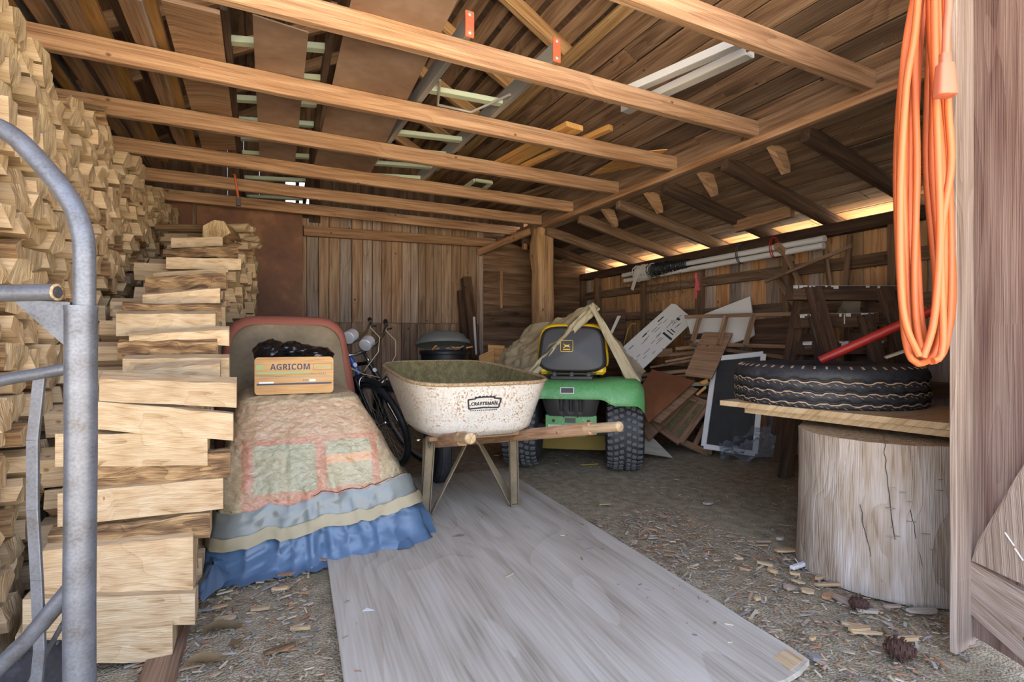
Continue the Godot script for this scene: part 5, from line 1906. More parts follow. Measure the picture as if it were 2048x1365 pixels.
func build_right_pile() -> void:
	# foam boards against the wall
	var fa := [PC(1345, 606, 4.95), PC(1377, 643, 4.85), PC(1275, 728, 4.55), PC(1243, 697, 4.6)]
	var fo := thing("foam_board", fa[2], "white printed foam board slanting down behind the tractor sheet", "foam board")
	var nn: Vector3 = (fa[2] - fa[0]).cross(fa[3] - fa[1]).normalized()
	if nn.dot(Vector3(0, EYE, 0) - fa[0]) < 0: nn = -nn
	var along: Vector3 = (fa[0] - fa[3]).normalized()
	var across: Vector3 = (fa[0] - fa[1])
	across = (across - along * across.dot(along)).normalized()
	nn = along.cross(across)
	if nn.dot(Vector3(0, EYE, 0) - fa[0]) < 0: nn = -nn
	var fw := 0.26
	var fl: float = fa[0].distance_to(fa[3]) + 0.1
	var fb := mb()
	var o0: Vector3 = fa[3] - along * 0.1 - across * fw
	fb.plate(o0, along, across, -nn, PackedVector2Array([Vector2(0, 0), Vector2(fl - 0.03, 0), Vector2(fl, 0.03), Vector2(fl + 0.01, fw - 0.03), Vector2(fl - 0.02, fw), Vector2(0, fw)]), 0.03)
	put("board", fb, "foam", fo)
	for k in 26:
		var bx := R(0.03, fl - 0.10)
		var by := R(0.03, fw - 0.04)
		var ln := mb()
		ln.box(o0 + along * (bx + 0.03) + across * by + nn * 0.001, along, across, nn, Vector3(R(0.04, 0.10), 0.004, 0.001), 0.0)
		put("print_line", ln, "graphite", fo)
	for e in [[0.60, 0.24, 0.026, 0.10], [0.66, 0.27, 0.012, 0.07], [0.70, 0.25, 0.012, 0.05], [0.87, 0.42, 0.03, 0.03], [0.72, 0.84, 0.09, 0.010], [0.42, 0.80, 0.07, 0.009], [0.20, 0.80, 0.06, 0.006]]:
		var bk := mb()
		bk.box(o0 + along * fl * e[0] + across * fw * e[1] + nn * 0.001, along, across, nn, Vector3(e[2], e[3], 0.001), 0.0)
		put("print_block", bk, "ink", fo)
	var rg := mb()
	for k in 20:
		var a0 := TAU * k / 20.0
		var a1 := TAU * (k + 1) / 20.0
		var rc := o0 + along * fl * 0.80 + across * fw * 0.48 + nn * 0.001
		rg.bar(rc + along * cos(a0) * 0.016 + across * sin(a0) * 0.016, rc + along * cos(a1) * 0.016 + across * sin(a1) * 0.016, 0.003, 0.001, nn, 0.0)
	put("round_mark", rg, "ink", fo)
	flat_thing("foam_board", [[1374, 642, 4.72], [1500, 593, 4.40], [1510, 672, 4.30], [1392, 712, 4.6]], 0.03, "foam", "blank white foam board leaning on the right wall behind the brown rack", "foam board", 0.95)
	# brown rack with slats in front of it
	var rk := thing("slatted_rack", PC(1480, 695, 4.2), "brown wooden rack with slanting slats in front of the blank foam board", "rack")
	for e in [[1370, 634, 4.5, 1592, 628, 3.95], [1392, 688, 4.5, 1582, 694, 3.95]]:
		plank("rail", PC(e[0], e[1], e[2]), PC(e[3], e[4], e[5]), 0.03, 0.03, "joist", rk, Vector3.UP, 0.55, 0.6)
	for e in [[1400, 634, 1385, 684, 4.42], [1452, 633, 1437, 690, 4.28], [1507, 631, 1490, 692, 4.12]]:
		plank("slat", PC(e[0], e[1], e[4]), PC(e[2], e[3], e[4] - 0.02), 0.045, 0.02, "joist", rk, Vector3.BACK, 0.65, 0.75)
	# dark plywood behind the rack's right part
	flat_thing("dark_panel", [[1506, 640, 4.36], [1605, 632, 4.06], [1590, 760, 3.95], [1500, 760, 4.2]], 0.015, "dark", "dark stained plywood panel standing between the rack and the sawhorses", "panel", 1.1)
	flat_thing("dark_panel", [[1205, 620, 5.3], [1250, 618, 5.2], [1255, 780, 5.1], [1195, 780, 5.2]], 0.015, "dark", "dark board standing at the wall behind the tractor sheet", "panel", 1.0)
	flat_thing("metal_strip", [[1235, 632, 5.0], [1242, 632, 5.0], [1225, 668, 5.0], [1219, 668, 5.0]], 0.004, "alu", "thin bright metal strip leaning behind the tractor sheet", "strip")
	var yc := mb()
	yc.tube([PC(1270, 648, 5.0), PC(1262, 648, 5.0), PC(1256, 660, 5.0), PC(1248, 690, 5.0)], 0.008, 8)
	lone("yellow_cable", yc, "dullyellow", "short yellow cable hanging behind the tractor sheet", "cable")
	# boards heaped flat
	var heap := [
		[1262, 762, 4.60, 1430, 745, 4.35, 0.13, 0.022, "joist", 0.50], [1268, 752, 4.62, 1412, 738, 4.4, 0.08, 0.03, "joist", 0.60],
		[1300, 735, 4.55, 1420, 715, 4.4, 0.06, 0.02, "joist", 0.45], [1330, 724, 4.6, 1425, 706, 4.45, 0.05, 0.02, "joist", 0.7],
		[1340, 710, 4.62, 1430, 702, 4.45, 0.07, 0.03, "joist", 0.45], [1352, 698, 4.65, 1428, 690, 4.5, 0.06, 0.03, "joist", 0.6],
		[1367, 676, 4.65, 1410, 672, 4.6, 0.06, 0.05, "dark", 0.9], [1292, 772, 4.5, 1420, 768, 4.3, 0.05, 0.03, "palegreen", 0.65],
		[1300, 708, 4.7, 1345, 704, 4.65, 0.06, 0.07, "joist", 0.42], [1380, 690, 4.6, 1590, 718, 4.0, 0.06, 0.03, "joist", 0.45],
		[1420, 742, 4.3, 1600, 722, 3.95, 0.09, 0.03, "roof", 0.8], [1250, 790, 4.7, 1480, 790, 4.3, 0.16, 0.04, "roof", 0.55], [1250, 815, 4.7, 1480, 818, 4.3, 0.14, 0.06, "roof", 0.5], [1290, 845, 4.75, 1480, 850, 4.35, 0.14, 0.06, "dark", 0.8]]
	var hl := ["wide flat brown board under the leaning plank in the lumber heap", "long brown board on the wide flat board of the heap", "thin dark lath above the long brown board of the heap", "light brown lath in the lumber heap, above the dark lath",
		"thick dark brown board high in the lumber heap", "short brown board crossing the top of the lumber heap", "black brown block on the very top of the lumber heap", "pale green painted stick sticking out of the lumber heap",
		"short dark block lying against the printed foam board", "long thin brown lath running from the heap to the sawhorses", "grey brown plank end between the leaning plank and the tyre", "broad old plank low in the heap behind the glossy brown panel",
		"thick old plank under the broad one behind the brown panels", "dark bottom beam of the heap behind the casements"]
	for e in heap:
		var b := mb(e[9])
		b.bar(PC(e[0], e[1], e[2]), PC(e[3], e[4], e[5]), e[6], e[7])
		lone("heap_board", b, e[8], hl[heap.find(e)], "board", "boards in the lumber heap")
	flat_thing("leaning_plank", [[1407, 664, 4.45], [1465, 666, 4.35], [1424, 756, 4.05], [1370, 748, 4.15]], 0.02, "joist", "wide weathered plank leaning on the lumber heap", "plank", 0.82)
	# brown panels fanned out on the heap
	flat_thing("brown_panel", [[1304, 739, 4.35], [1391, 762, 4.15], [1297, 846, 3.95], [1272, 790, 4.1]], 0.008, "hardboard", "glossy brown panel with a dark stain on top of the fanned pile", "panel", 1.5)
	flat_thing("brown_panel", [[1300, 752, 4.40], [1397, 778, 4.18], [1320, 846, 3.98], [1285, 830, 4.1]], 0.012, "joist", "brown panel with a pale broken edge under the glossy one", "panel", 0.62)
	flat_thing("brown_panel", [[1285, 800, 4.35], [1330, 850, 4.1], [1300, 880, 4.05], [1268, 850, 4.1]], 0.02, "joist", "small brown panel corner at the tractor wheel under the fanned pile", "panel", 0.5)
	# two window sashes lying askew
	for e in [[[1378, 795, 4.35], [1416, 809, 4.25], [1360, 886, 4.15], [1318, 857, 4.25], "brown wooden window sash with a dusty pane, under the panels"], [[1412, 812, 4.40], [1440, 824, 4.3], [1416, 908, 4.2], [1360, 882, 4.25], "brown wooden window sash with an open middle, next to the white screen"]]:
		var c := []
		for k in 4: c.append(PC(e[k][0], e[k][1], e[k][2]))
		var sh := thing("old_casement", c[2], e[4], "casement")
		frame_bars(sh, "stile", c, 0.05, 0.03, "joist", 0.62)
		var mid := mb(0.6)
		mid.bar((c[0] + c[1]) / 2.0, (c[2] + c[3]) / 2.0, 0.03, 0.03, Vector3.UP)
		put("bar", mid, "joist", sh)
		if e[4].contains("pane"):
			var pn := mb(0.75)
			pn.sheet([c[0].lerp(c[2], 0.04), c[1].lerp(c[3], 0.04), c[2].lerp(c[0], 0.04), c[3].lerp(c[1], 0.04)], 0.003)
			put("pane", pn, "mossy", sh)
	var fs := mb(0.9)
	fs.bar(PC(1400, 768, 4.1), PC(1415, 762, 4.1), 0.03, 0.03)
	fs.bar(PC(1393, 790, 4.12), PC(1412, 774, 4.1), 0.03, 0.02)
	lone("frame_corner", fs, "fresh", "short pale frame corner sticking out beside the glossy brown panel", "frame")
	# window screen standing in front
	var sc := [PC(1431, 718, 4.22), PC(1527, 708, 4.05), PC(1510, 908, 3.98), PC(1407, 893, 4.12)]
	var st := thing("window_screen", sc[2], "white framed insect screen leaning in front of the heap", "window screen")
	frame_bars(st, "frame", sc, 0.04, 0.018, "white", 0.92)
	var net := mb()
	net.sheet([sc[0].lerp(sc[2], 0.02), sc[1].lerp(sc[3], 0.02), sc[2].lerp(sc[0], 0.02), sc[3].lerp(sc[1], 0.02)], 0.002)
	put("mesh", net, "screen", st)
	# grey board and sheets on the floor beside the tractor wheel, clear film by the screen
	flat_thing("grey_board", [[1268, 850, 4.25], [1292, 862, 4.2], [1345, 915, 4.02], [1280, 905, 4.02]], 0.01, "ply", "smooth grey board lying on the floor by the tractor wheel", "board", 0.75)
	var wr := patch(PC(1440, 890, 4.1), PC(1588, 830, 3.9), PC(1590, 912, 3.8), PC(1440, 918, 3.95), 26, 18, 0.07, 0.0, 9)
	lone("plastic_film", wr, "wrap", "crumpled clear plastic film on the floor below the screen", "plastic film")
	# three sawhorses nested into one another
	var tops := [[1578, 573, 1800, 574, 28, "upmost sawhorse with splashes of white paint on its beam"], [1594, 630, 1748, 627, 27, "middle sawhorse nested under the upmost one, paint drips on its beam"], [1600, 684, 1765, 682, 26, "lowest sawhorse nested under the middle one"]]
	for i in 3:
		var e = tops[i]
		var dd := 3.18
		var a := PC(e[0], e[1] + e[4] / 2.0, dd)
		var b := PC(e[2], e[3] + e[4] / 2.0, dd)
		var h := thing("sawhorse", Vector3((a.x + b.x) / 2, 0, (a.z + b.z) / 2), e[5], "sawhorse", "")
		plank("beam", a, b, 0.09, e[4] * dd / FOC, "dark", h, Vector3.UP, 1.0, 1.05)
		var run := (b - a).normalized()
		var out := run.cross(Vector3.UP)
		for s in [0.17, 0.80]:
			var m: Vector3 = a.lerp(b, s)
			for q in [-1, 1]:
				var foot: Vector3 = m + out * q * 0.30 + run * (0.10 if s > 0.5 else -0.02) * 1.5
				foot.y = max(0.002, m.y - 0.92)
				if q == 1: foot = m + out * 0.24 + run * 0.10 + Vector3(0, -0.75, 0)
				foot.y = max(foot.y, 0.01)
				plank("leg", m + out * q * 0.055 + Vector3(0, 0.03, 0), foot, 0.085, 0.035, "dark", h, out, 0.85, 1.0)
			var gs := mb(0.9)
			gs.box(m + Vector3(0, -0.12, 0), out, Vector3.UP, run, Vector3(0.24, 0.13, 0.018))
			put("gusset", gs, "dark", h)
		for k in 14:
			var sp := mb(0.95)
			var f := R(0.0, 0.08) if k < 5 else R(0.05, 0.95)
			var p: Vector3 = a.lerp(b, f)
			var hh := R(0.006, 0.02) if k != 9 else 0.06
			sp.box(p - out * -0.0455 + Vector3(0, 0.5 * e[4] * dd / FOC - hh * 0.55, 0), run, Vector3.UP, out, Vector3(R(0.006, 0.03), hh, 0.0015), 0.0)
			put("paint_drip", sp, "foam", h)
		var tp := mb(0.8)
		tp.box((a + b) / 2 + Vector3(0, 0.5 * e[4] * dd / FOC + 0.0008, 0) + out * 0.038, run, Vector3.UP, out, Vector3(a.distance_to(b) * 0.98, 0.0016, 0.012), 0.0)
		put("paint_drip", tp, "foam", h)
	# pale plywood triangle behind the sawhorses
	flat_thing("plywood_offcut", [[1690, 600, 3.4], [1722, 590, 3.4], [1716, 690, 3.3], [1665, 640, 3.35]], 0.015, "ply", "grey plywood offcut standing behind the sawhorses", "offcut", 0.6)

# ---------------------------------------------------------------- hung along the right wall
func build_right_wall_things() -> void:
	for e in [[1246, 551, 1650, 477, "upper"], [1250, 562, 1648, 491, "lower"]]:
		var m := mb(0.95)
		m.tube([PX(e[0], e[1], 3.80), PX(e[2], e[3], 3.80)], 0.024, 14)
		lone("plastic_pipe", m, "white", "long white plastic pipe hung under the eave, the %s of two" % e[4], "pipe")
	# netting wound round the pipes
	var f := FastNoiseLite.new()
	f.seed = 21
	f.frequency = 0.9
	var a := PX(1276, 548, 3.80)
	var b := PX(1378, 528, 3.80)
	var ax := (b - a).normalized()
	var n1 := ax.cross(Vector3.UP).normalized()
	var n2 := n1.cross(ax)
	for part in [["white", 0.0, 0.34, 420, "pale netting cord wound round the left end of the pipes"], ["black", 0.28, 1.0, 900, "black netting cord wound round the pipes next to the pale cord"]]:
		var path := []
		for k in part[3]:
			var s: float = lerpf(part[1], part[2], float(k) / part[3]) + 0.03 * f.get_noise_1d(k * 3.0)
			var an: float = k * 0.62
			var r: float = lerpf(0.085, 0.045, s) * (1.0 + 0.35 * f.get_noise_1d(k * 1.7))
			path.append(a + (b - a) * s + (n1 * cos(an) + n2 * sin(an)) * r)
		var m := mb()
		m.tube(path, 0.0035, 4, false)
		lone("netting", m, "foam" if part[0] == "white" else "black", part[4], "netting")
	for k in 7:
		var p := PX(1290 + k * 12, 556 - k * 2, 3.78)
		var m := mb()
		var path := []
		for j in 14: path.append(p + Vector3(0.02 * f.get_noise_1d(k * 50 + j * 4), -0.02 * j + 0.02 * sin(j * 1.7 + k), 0.05 * f.get_noise_1d(k * 31 + j * 5 + 9)))
		m.tube(path, 0.0022, 4, false)
		lone("loose_strand", m, "black", "loose dark strand dangling from the wound netting", "strand", "strands under the netting")
	var pd := mb()
	pd.bar(PX(1277, 540, 3.72), PX(1264, 580, 3.72), 0.045, 0.012, Vector3.RIGHT, 0.003)
	lone("paddle", pd, "foam", "flat white slat with a hole hanging from the left end of the pipes", "slat")
	var ph := mb()
	ph.lathe(PX(1265, 576, 3.713), Vector3.LEFT, [Vector2(0.008, 0), Vector2(0.008, 0.002), Vector2(0, 0.002)], 10)
	for e in [1481, 1549]:
		var st := mb()
		var path := []
		var c := PX(e, 508.0 - (e - 1481) * 0.185, 3.80)
		for k in 25: path.append(c + Vector3(cos(k * 0.55) * 0.052, sin(k * 0.55) * 0.085, (k - 12) * 0.0014))
		st.tube(path, 0.004, 6, false)
		lone("tie_wire", st, "redpaint" if e == 1549 else "graphite", "red tie wound round both white pipes beside the peg" if e == 1549 else "rusty wire tie round the middle of both white pipes", "tie")
	# peg, sticks and ribbon
	var pg := mb(0.9)
	pg.bar(PX(1552, 490, 3.70), PX(1585, 520, 3.9), 0.05, 0.05, Vector3.UP, 0.01)
	lone("wooden_peg", pg, "joist", "round ended wooden peg jutting out under the pipes", "peg")
	for e in [[1530, 564, 3.72, 1704, 492, 3.6, 0.025, "long thin stick leaning up to the right across the wall girts"], [1552, 555, 3.80, 1612, 640, 3.7, 0.05, "crooked dark board leaning beside the sawhorses"], [1568, 505, 3.82, 1618, 600, 3.75, 0.04, "dark lath leaning down to the upmost sawhorse"], [1650, 500, 3.85, 1660, 575, 3.8, 0.05, "upright dark lath behind the upmost sawhorse"], [1700, 470, 3.85, 1690, 575, 3.8, 0.04, "thin upright dark lath right behind the sawhorse beam"]]:
		var m := mb(0.9)
		m.bar(PX(e[0], e[1], e[2]), PX(e[3], e[4], e[5]), 0.02, e[6], Vector3.UP)
		lone("stick", m, "roof", e[7], "stick")
	var rb := thing("ribbon", PX(1392, 590, 3.84), "pink plastic ribbon hanging from a girt of the right wall", "ribbon")
	put("strip", patch(PX(1391, 545, 3.84), PX(1395, 546, 3.84), PX(1393, 598, 3.84), PX(1388, 597, 3.84), 3, 10, 0.006, 0, 11, 6.0, 0.001), "pinkribbon", rb)
	put("strip", patch(PX(1392, 556, 3.84), PX(1396, 556, 3.84), PX(1401, 580, 3.84), PX(1395, 582, 3.84), 3, 8, 0.006, 0, 12, 6.0, 0.001), "pinkribbon", rb)

# ---------------------------------------------------------------- stump, boards, tyre
func build_stump() -> void:
	var c := Vector3(2.268, 0, -1.208)
	var f := FastNoiseLite.new()
	f.seed = 3
	f.frequency = 1.2
	var rows := []
	var uvs := []
	for i in 15:
		var y := 0.555 * i / 14.0
		var row := PackedVector3Array()
		var ur := PackedVector2Array()
		for q in 73:
			var an := TAU * q / 72.0
			var r := 0.297 + 0.012 * f.get_noise_2d(cos(an) * 2, sin(an) * 2 + 4) + 0.004 * f.get_noise_3d(cos(an) * 6, y * 2, sin(an) * 6) + 0.012 * pow(1 - y / 0.555, 3)
			row.append(c + Vector3(cos(an) * r, y, sin(an) * r))
			ur.append(Vector2(y / 0.9 + 0.2, an * 0.30 / 0.5))
		rows.append(row); uvs.append(ur)
	var t := thing("tree_stump", c, "broad upright tree stump with its bark stripped off", "stump")
	var m := mb()
	m.grid(rows, true, uvs, true)
	put("trunk", m, "stumpwood" if M.has("stumpwood") else stump_mat(), t)
	var tp := mb()
	var ps := []
	var us_ := []
	for q in 72:
		ps.append(rows[14][q]); us_.append(Vector2(0.5 + 0.5 * cos(TAU * q / 72.0), 0.5 + 0.5 * sin(TAU * q / 72.0)))
	tp.face(ps, us_, c)
	put("sawn_top", tp, "endgrain", t)
	# drying cracks and axe nicks
	for e in [[1768, 862, 1772, 950, 1790, 1080], [1820, 1020, 1838, 1110, 1860, 1208], [1720, 1010, 1740, 1110, 1775, 1190]]:
		var ck := mb()
		var pa := []
		for k in 3: pa.append(on_stump(c, 0.3005, e[k * 2], e[k * 2 + 1]))
		var path := []
		for k in 13:
			var s := k / 12.0
			var p: Vector3 = pa[0].lerp(pa[1], s * 2) if s < 0.5 else pa[1].lerp(pa[2], s * 2 - 1)
			path.append(Vector3(p.x, p.y, p.z) + Vector3(R(-1, 1), 0, R(-1, 1)) * 0.003)
		ck.tube(path, 0.0011, 4, false)
		put("crack", ck, "black", t)
	for k in 16:
		var ux := R(1770, 1890)
		var vx := R(900, 1170)
		var p := on_stump(c, 0.302, ux, vx)
		var out := Vector3(p.x - c.x, 0, p.z - c.z).normalized()
		var nk := tinted(0.75, 1.0)
		nk.box(p, out.cross(Vector3.UP), Vector3.UP, out, Vector3(R(0.010, 0.03), 0.003, 0.004), 0.001)
		put("axe_nick", nk, "stumpwood", t)
	# two boards laid on it
	var ba := mb(1.1, 1.2, 0.3)
	ba.sheet([Vector3(2.02, 0.61, -1.80), Vector3(2.62, 0.61, -1.86), Vector3(2.78, 0.61, -0.92), Vector3(2.175, 0.61, -0.88)], -0.024)
	lone("shelf_board", ba, "pale", "light board on the stump, the upper one right under the tyre", "board")
	var bb := mb(0.95, 1.2, 0.3)
	bb.sheet([Vector3(2.07, 0.583, -1.70), Vector3(2.55, 0.583, -1.72), Vector3(2.70, 0.583, -0.90), Vector3(2.185, 0.583, -0.885)], -0.024)
	lone("shelf_board", bb, "pale", "light board on the stump, the lower one set back under the other", "board")
	# the tyre
	var o := Vector3(2.463, 0.612, -1.566)
	var ty := thing("truck_tyre", o, "worn black truck tyre lying flat on the boards over the stump", "tyre")
	var grooves := [0.052, 0.096, 0.143]
	var NS := 288
	var zig := func(q: int, k: int) -> float:
		var s := fposmod(q / 9.0 + k * 0.3, 1.0)
		return 0.0035 * (1.0 if s < 0.42 else (-1.0 if s > 0.5 and s < 0.92 else 0.0)) + 0.0018 * sin(q * 0.35)
	var prof := [Vector2(0.215, 0.045), Vector2(0.225, 0.02), Vector2(0.26, 0.004), Vector2(0.31, 0.0), Vector2(0.355, 0.003), Vector2(0.382, 0.014), Vector2(0.396, 0.030)]
	var kinds := []
	for p in prof: kinds.append([p, -1])
	for k in 3:
		for e in [[0.4005, -0.0065], [0.388, -0.0045], [0.388, 0.0045], [0.4005, 0.0065]]: kinds.append([Vector2(e[0], grooves[k] + e[1]), k])
		if k < 2: kinds.append([Vector2(0.4015, (grooves[k] + grooves[k + 1]) / 2), -1])
	for p in [Vector2(0.396, 0.172), Vector2(0.385, 0.189), Vector2(0.362, 0.199), Vector2(0.33, 0.203), Vector2(0.28, 0.201), Vector2(0.24, 0.190), Vector2(0.222, 0.175), Vector2(0.215, 0.155), Vector2(0.225, 0.135), Vector2(0.33, 0.13), Vector2(0.37, 0.10), Vector2(0.33, 0.07), Vector2(0.225, 0.06), Vector2(0.215, 0.045)]: kinds.append([p, -1])
	var tr := []
	for e in kinds:
		var row := PackedVector3Array()
		for q in NS + 1:
			var an := TAU * q / NS
			var y: float = e[0].y + (zig.call(q % NS, e[1]) if e[1] >= 0 else 0.0)
			row.append(o + Vector3(cos(an) * e[0].x, y, sin(an) * e[0].x))
		tr.append(row)
	var tm := mb()
	tm.grid(tr, true, null, true)
	put("casing", tm, "rubber", ty)
	for k in 3:
		var rr := [PackedVector3Array(), PackedVector3Array()]
		for q in NS + 1:
			var an := TAU * q / NS
			var y: float = grooves[k] + zig.call(q % NS, k)
			var wob := 0.0012 * sin(q * 1.9) + 0.001 * sin(q * 0.83)
			rr[0].append(o + Vector3(cos(an) * 0.4022, y - 0.0105 + wob, sin(an) * 0.4022))
			rr[1].append(o + Vector3(cos(an) * 0.4012, y - 0.0062, sin(an) * 0.4012))
		var gm := mb()
		gm.grid(rr, true, null, true)
		put("worn_groove_lip", gm, "tyredust", ty)
	var sip := mb()
	for row in [0.028, 0.074, 0.120]:
		for q in 84:
			var an := TAU * (q + R(-0.1, 0.1)) / 84
			var rad := Vector3(cos(an), 0, sin(an))
			var tan := Vector3(-sin(an), 0, cos(an))
			var p: Vector3 = o + rad * (0.4017 if row > 0.05 else 0.397) + Vector3(0, row + 0.006 * (q % 2), 0)
			sip.bar(p - tan * 0.006 - Vector3(0, 0.003, 0), p + tan * 0.006 + Vector3(0, 0.003, 0), 0.0012, 0.0016, Vector3.UP, 0.0)
	tag(put("tread_nicks", sip, "tyredust", ty), "", "", "", "stuff")
	for q in 54:
		var an := TAU * q / 54.0
		var rad := Vector3(cos(an), 0, sin(an))
		var nb := mb(0.8)
		nb.bar(o + rad * 0.3835 + Vector3(0, 0.1915, 0), o + rad * 0.366 + Vector3(0, 0.1995, 0), 0.008, 0.002, Vector3.UP, 0.0)
		put("shoulder_notch", nb, "tyredust", ty)
	# poles standing in the tyre
	var rp := mb()
	rp.tube([PC(1640, 722, 2.55), PC(1850, 628, 2.35), PC(1960, 578, 2.25)], 0.021, 14)
	lone("red_pole", rp, "redpaint", "red metal pole slanting up out of the tyre", "pole")
	var gp := mb(1.1)
	gp.bar(PC(1770, 716, 2.35), PC(1960, 650, 2.2), 0.05, 0.012)
	lone("grey_lath", gp, "ply", "grey lath lying in the tyre beside the red pole", "lath")
func stump_mat() -> StandardMaterial3D:
	var tx := grain(52, [C(112, 92, 72), C(156, 140, 122), C(174, 162, 150), C(190, 182, 174)], 12.0, 0, 0.5)
	return mat("stumpwood", Color(1, 1, 1), 0.85, tx, 0.5)
func on_stump(c: Vector3, r: float, u: float, v: float) -> Vector3:
	# where a pixel's ray meets the stump's cylinder
	var d := ray(u, v)
	var ox := -c.x
	var oz := -c.z
	var A := d.x * d.x + d.z * d.z
	var B := 2.0 * (ox * d.x + oz * d.z)
	var Q := ox * ox + oz * oz - r * r
	var disc: float = max(B * B - 4 * A * Q, 0.0)
	return Vector3(0, EYE, 0) + d * ((-B - sqrt(disc)) / (2 * A))

# ---------------------------------------------------------------- orange cord
func smooth(pts: Array, step := 0.03) -> Array:
	var cv := Curve3D.new()
	cv.bake_interval = step
	for i in pts.size():
		var a: Vector3 = pts[max(i - 1, 0)]
		var b: Vector3 = pts[min(i + 1, pts.size() - 1)]
		var tg := (b - a) / 6.0
		cv.add_point(pts[i], -tg, tg)
	return Array(cv.get_baked_points())
func build_cord() -> void:
	var t := thing("extension_cord", PC(1850, 700, 1.42), "thick orange extension cord hung in long loops beside the door post", "cord")
	# [top u left, mid u left, low u, low v, mid u right, top u right, distance]
	var loops := [
		[1832, 1800, 1836, 728, 1888, 1862, 1.36], [1836, 1804, 1846, 712, 1880, 1866, 1.42], [1840, 1812, 1850, 722, 1884, 1872, 1.40],
		[1846, 1820, 1858, 716, 1896, 1876, 1.45], [1838, 1826, 1862, 724, 1902, 1880, 1.38], [1850, 1834, 1868, 700, 1906, 1886, 1.48], [1842, 1797, 1842, 706, 1870, 1858, 1.50]]
	for i in loops.size():
		var L = loops[i]
		var d: float = L[6]
		var pts := [PC(L[0] + 10, -130, d), PC(L[0], -30, d), PC(lerpf(L[0], L[1], 0.75), 120, d), PC(L[1] + 8 * sin(i * 2.0), 330, d), PC(L[1] + 3, 560, d), PC(lerpf(L[1], L[2], 0.35), L[3] - 40, d), PC(L[2], L[3], d), PC(lerpf(L[2], L[4], 0.75), L[3] - 35, d + 0.02), PC(L[4], 560, d + 0.03), PC(L[4] - 12 + 8 * cos(i * 1.7), 330, d + 0.03), PC(L[5], 80, d + 0.02), PC(L[5] - 4, -130, d)]
		var m := mb(R(0.92, 1.05))
		m.tube(smooth(pts), 0.0086, 10, false)
		put("loop", m, "orange", t)
	for e in [[[1846, -130], [1830, 60], [1812, 180], [1800, 400], [1806, 620], [1838, 712]], [[1868, -100], [1870, 120], [1876, 300], [1880, 480], [1868, 640], [1846, 716]], [[1890, -60], [1896, 200], [1902, 330], [1882, 480], [1886, 690], [1866, 722]]]:
		var pts := []
		for q in e: pts.append(PC(q[0], q[1], 1.33))
		var m := mb()
		m.tube(smooth(pts), 0.0086, 10)
		put("loop", m, "orange", t)
	var tail := mb()
	var tp := smooth([PC(1896, -120, 1.27), PC(1897, 0, 1.27), PC(1893, 60, 1.27), PC(1891, 112, 1.27)])
	tail.tube(tp, 0.0086, 10)
	put("loop", tail, "orangeplug", t)
	var c := PC(1890, 152, 1.27)
	var rt := Vector3(cy, 0, sy)
	var fw := Vector3(-sy, 0, cy)
	var pl := mb()
	var rows := []
	for e in [[0.055, 0.0], [0.055, 0.011], [0.030, 0.012], [0.028, 0.017], [-0.02, 0.021], [-0.046, 0.023], [-0.050, 0.021], [-0.050, 0.0]]:
		var row := PackedVector3Array()
		for q in 25:
			var an := TAU * q / 24.0
			var ee := 1.0 / pow(pow(abs(cos(an)), 5.0) + pow(abs(sin(an)), 5.0), 0.2)
			row.append(c + Vector3(0, e[0], 0) + rt * cos(an) * ee * e[1] + fw * sin(an) * ee * e[1] * 0.75)
		rows.append(row)
	pl.grid(rows, true, null, false)
	put("plug", pl, "orangeplug", t)

# ---------------------------------------------------------------- door post and open door
func on_plane(u: float, v: float, o: Vector3, n: Vector3) -> Vector3:
	var r := ray(u, v)
	return Vector3(0, EYE, 0) + r * ((o - Vector3(0, EYE, 0)).dot(n) / r.dot(n))
func build_doorway() -> void:
	var a := PD(1914, 682, 0.78)
	var b := PD(1952, 682, 0.78)
	var jm := struct("trim_10", "grey brown door jamb board at the right of the opening")
	plank("jamb_board", Vector3((a.x + b.x) / 2, 0.0, -0.79), Vector3((a.x + b.x) / 2, 2.62, -0.79), b.x - a.x, 0.018, "grey", jm, Vector3.BACK, 0.8, 0.85, 0.002)
	# the door, swung out: its inner face is seen edge on
	var o := Vector3(b.x - 0.004, 0, -0.777)
	var run := Vector3(-0.42, 0, 0.907).normalized()
	var n := run.cross(Vector3.UP).normalized()
	if n.dot(-o) < 0: n = -n
	var dr := struct("door_1", "open barn door of worn purple brown boards with a diagonal brace")
	for k in 4:
		var m := tinted(0.7, 0.9)
		var p := o + run * (0.17 * (k + 0.5) - 0.004) - n * 0.002
		m.box(p + Vector3(0, 1.28, 0), Vector3.UP, run, n, Vector3(2.5, 0.168, 0.022), 0.003)
		put("board", m, "oldpaint", dr)
	var pl := o + n * 0.024
	for e in [["rail", [[1937, 1121], [2130, 1232], [2130, 1400], [1936, 1224]], 0.0], ["brace", [[1943, 1122], [1954, 1086], [2130, 790], [2165, 1225]], 0.0], ["rail", [[1953, -60], [2130, -330], [2130, -500], [1953, -180]], 0.0]]:
		var m := mb(1.0)
		var ps := []
		for q in e[1]: ps.append(on_plane(q[0], q[1], pl, n))
		m.us = 0.9; m.vs = 0.25
		m.sheet(ps, 0.022)
		put(e[0], m, "grey", dr)
	for e in [[2010, 1066, 2028, 1092], [2030, 1098, 2046, 1122]]:
		var m := mb()
		m.tube([on_plane(e[0], e[1], pl + n * 0.002, n), on_plane(e[2], e[3], pl + n * 0.002, n)], 0.0022, 6)
		put("staple", m, "white", dr)

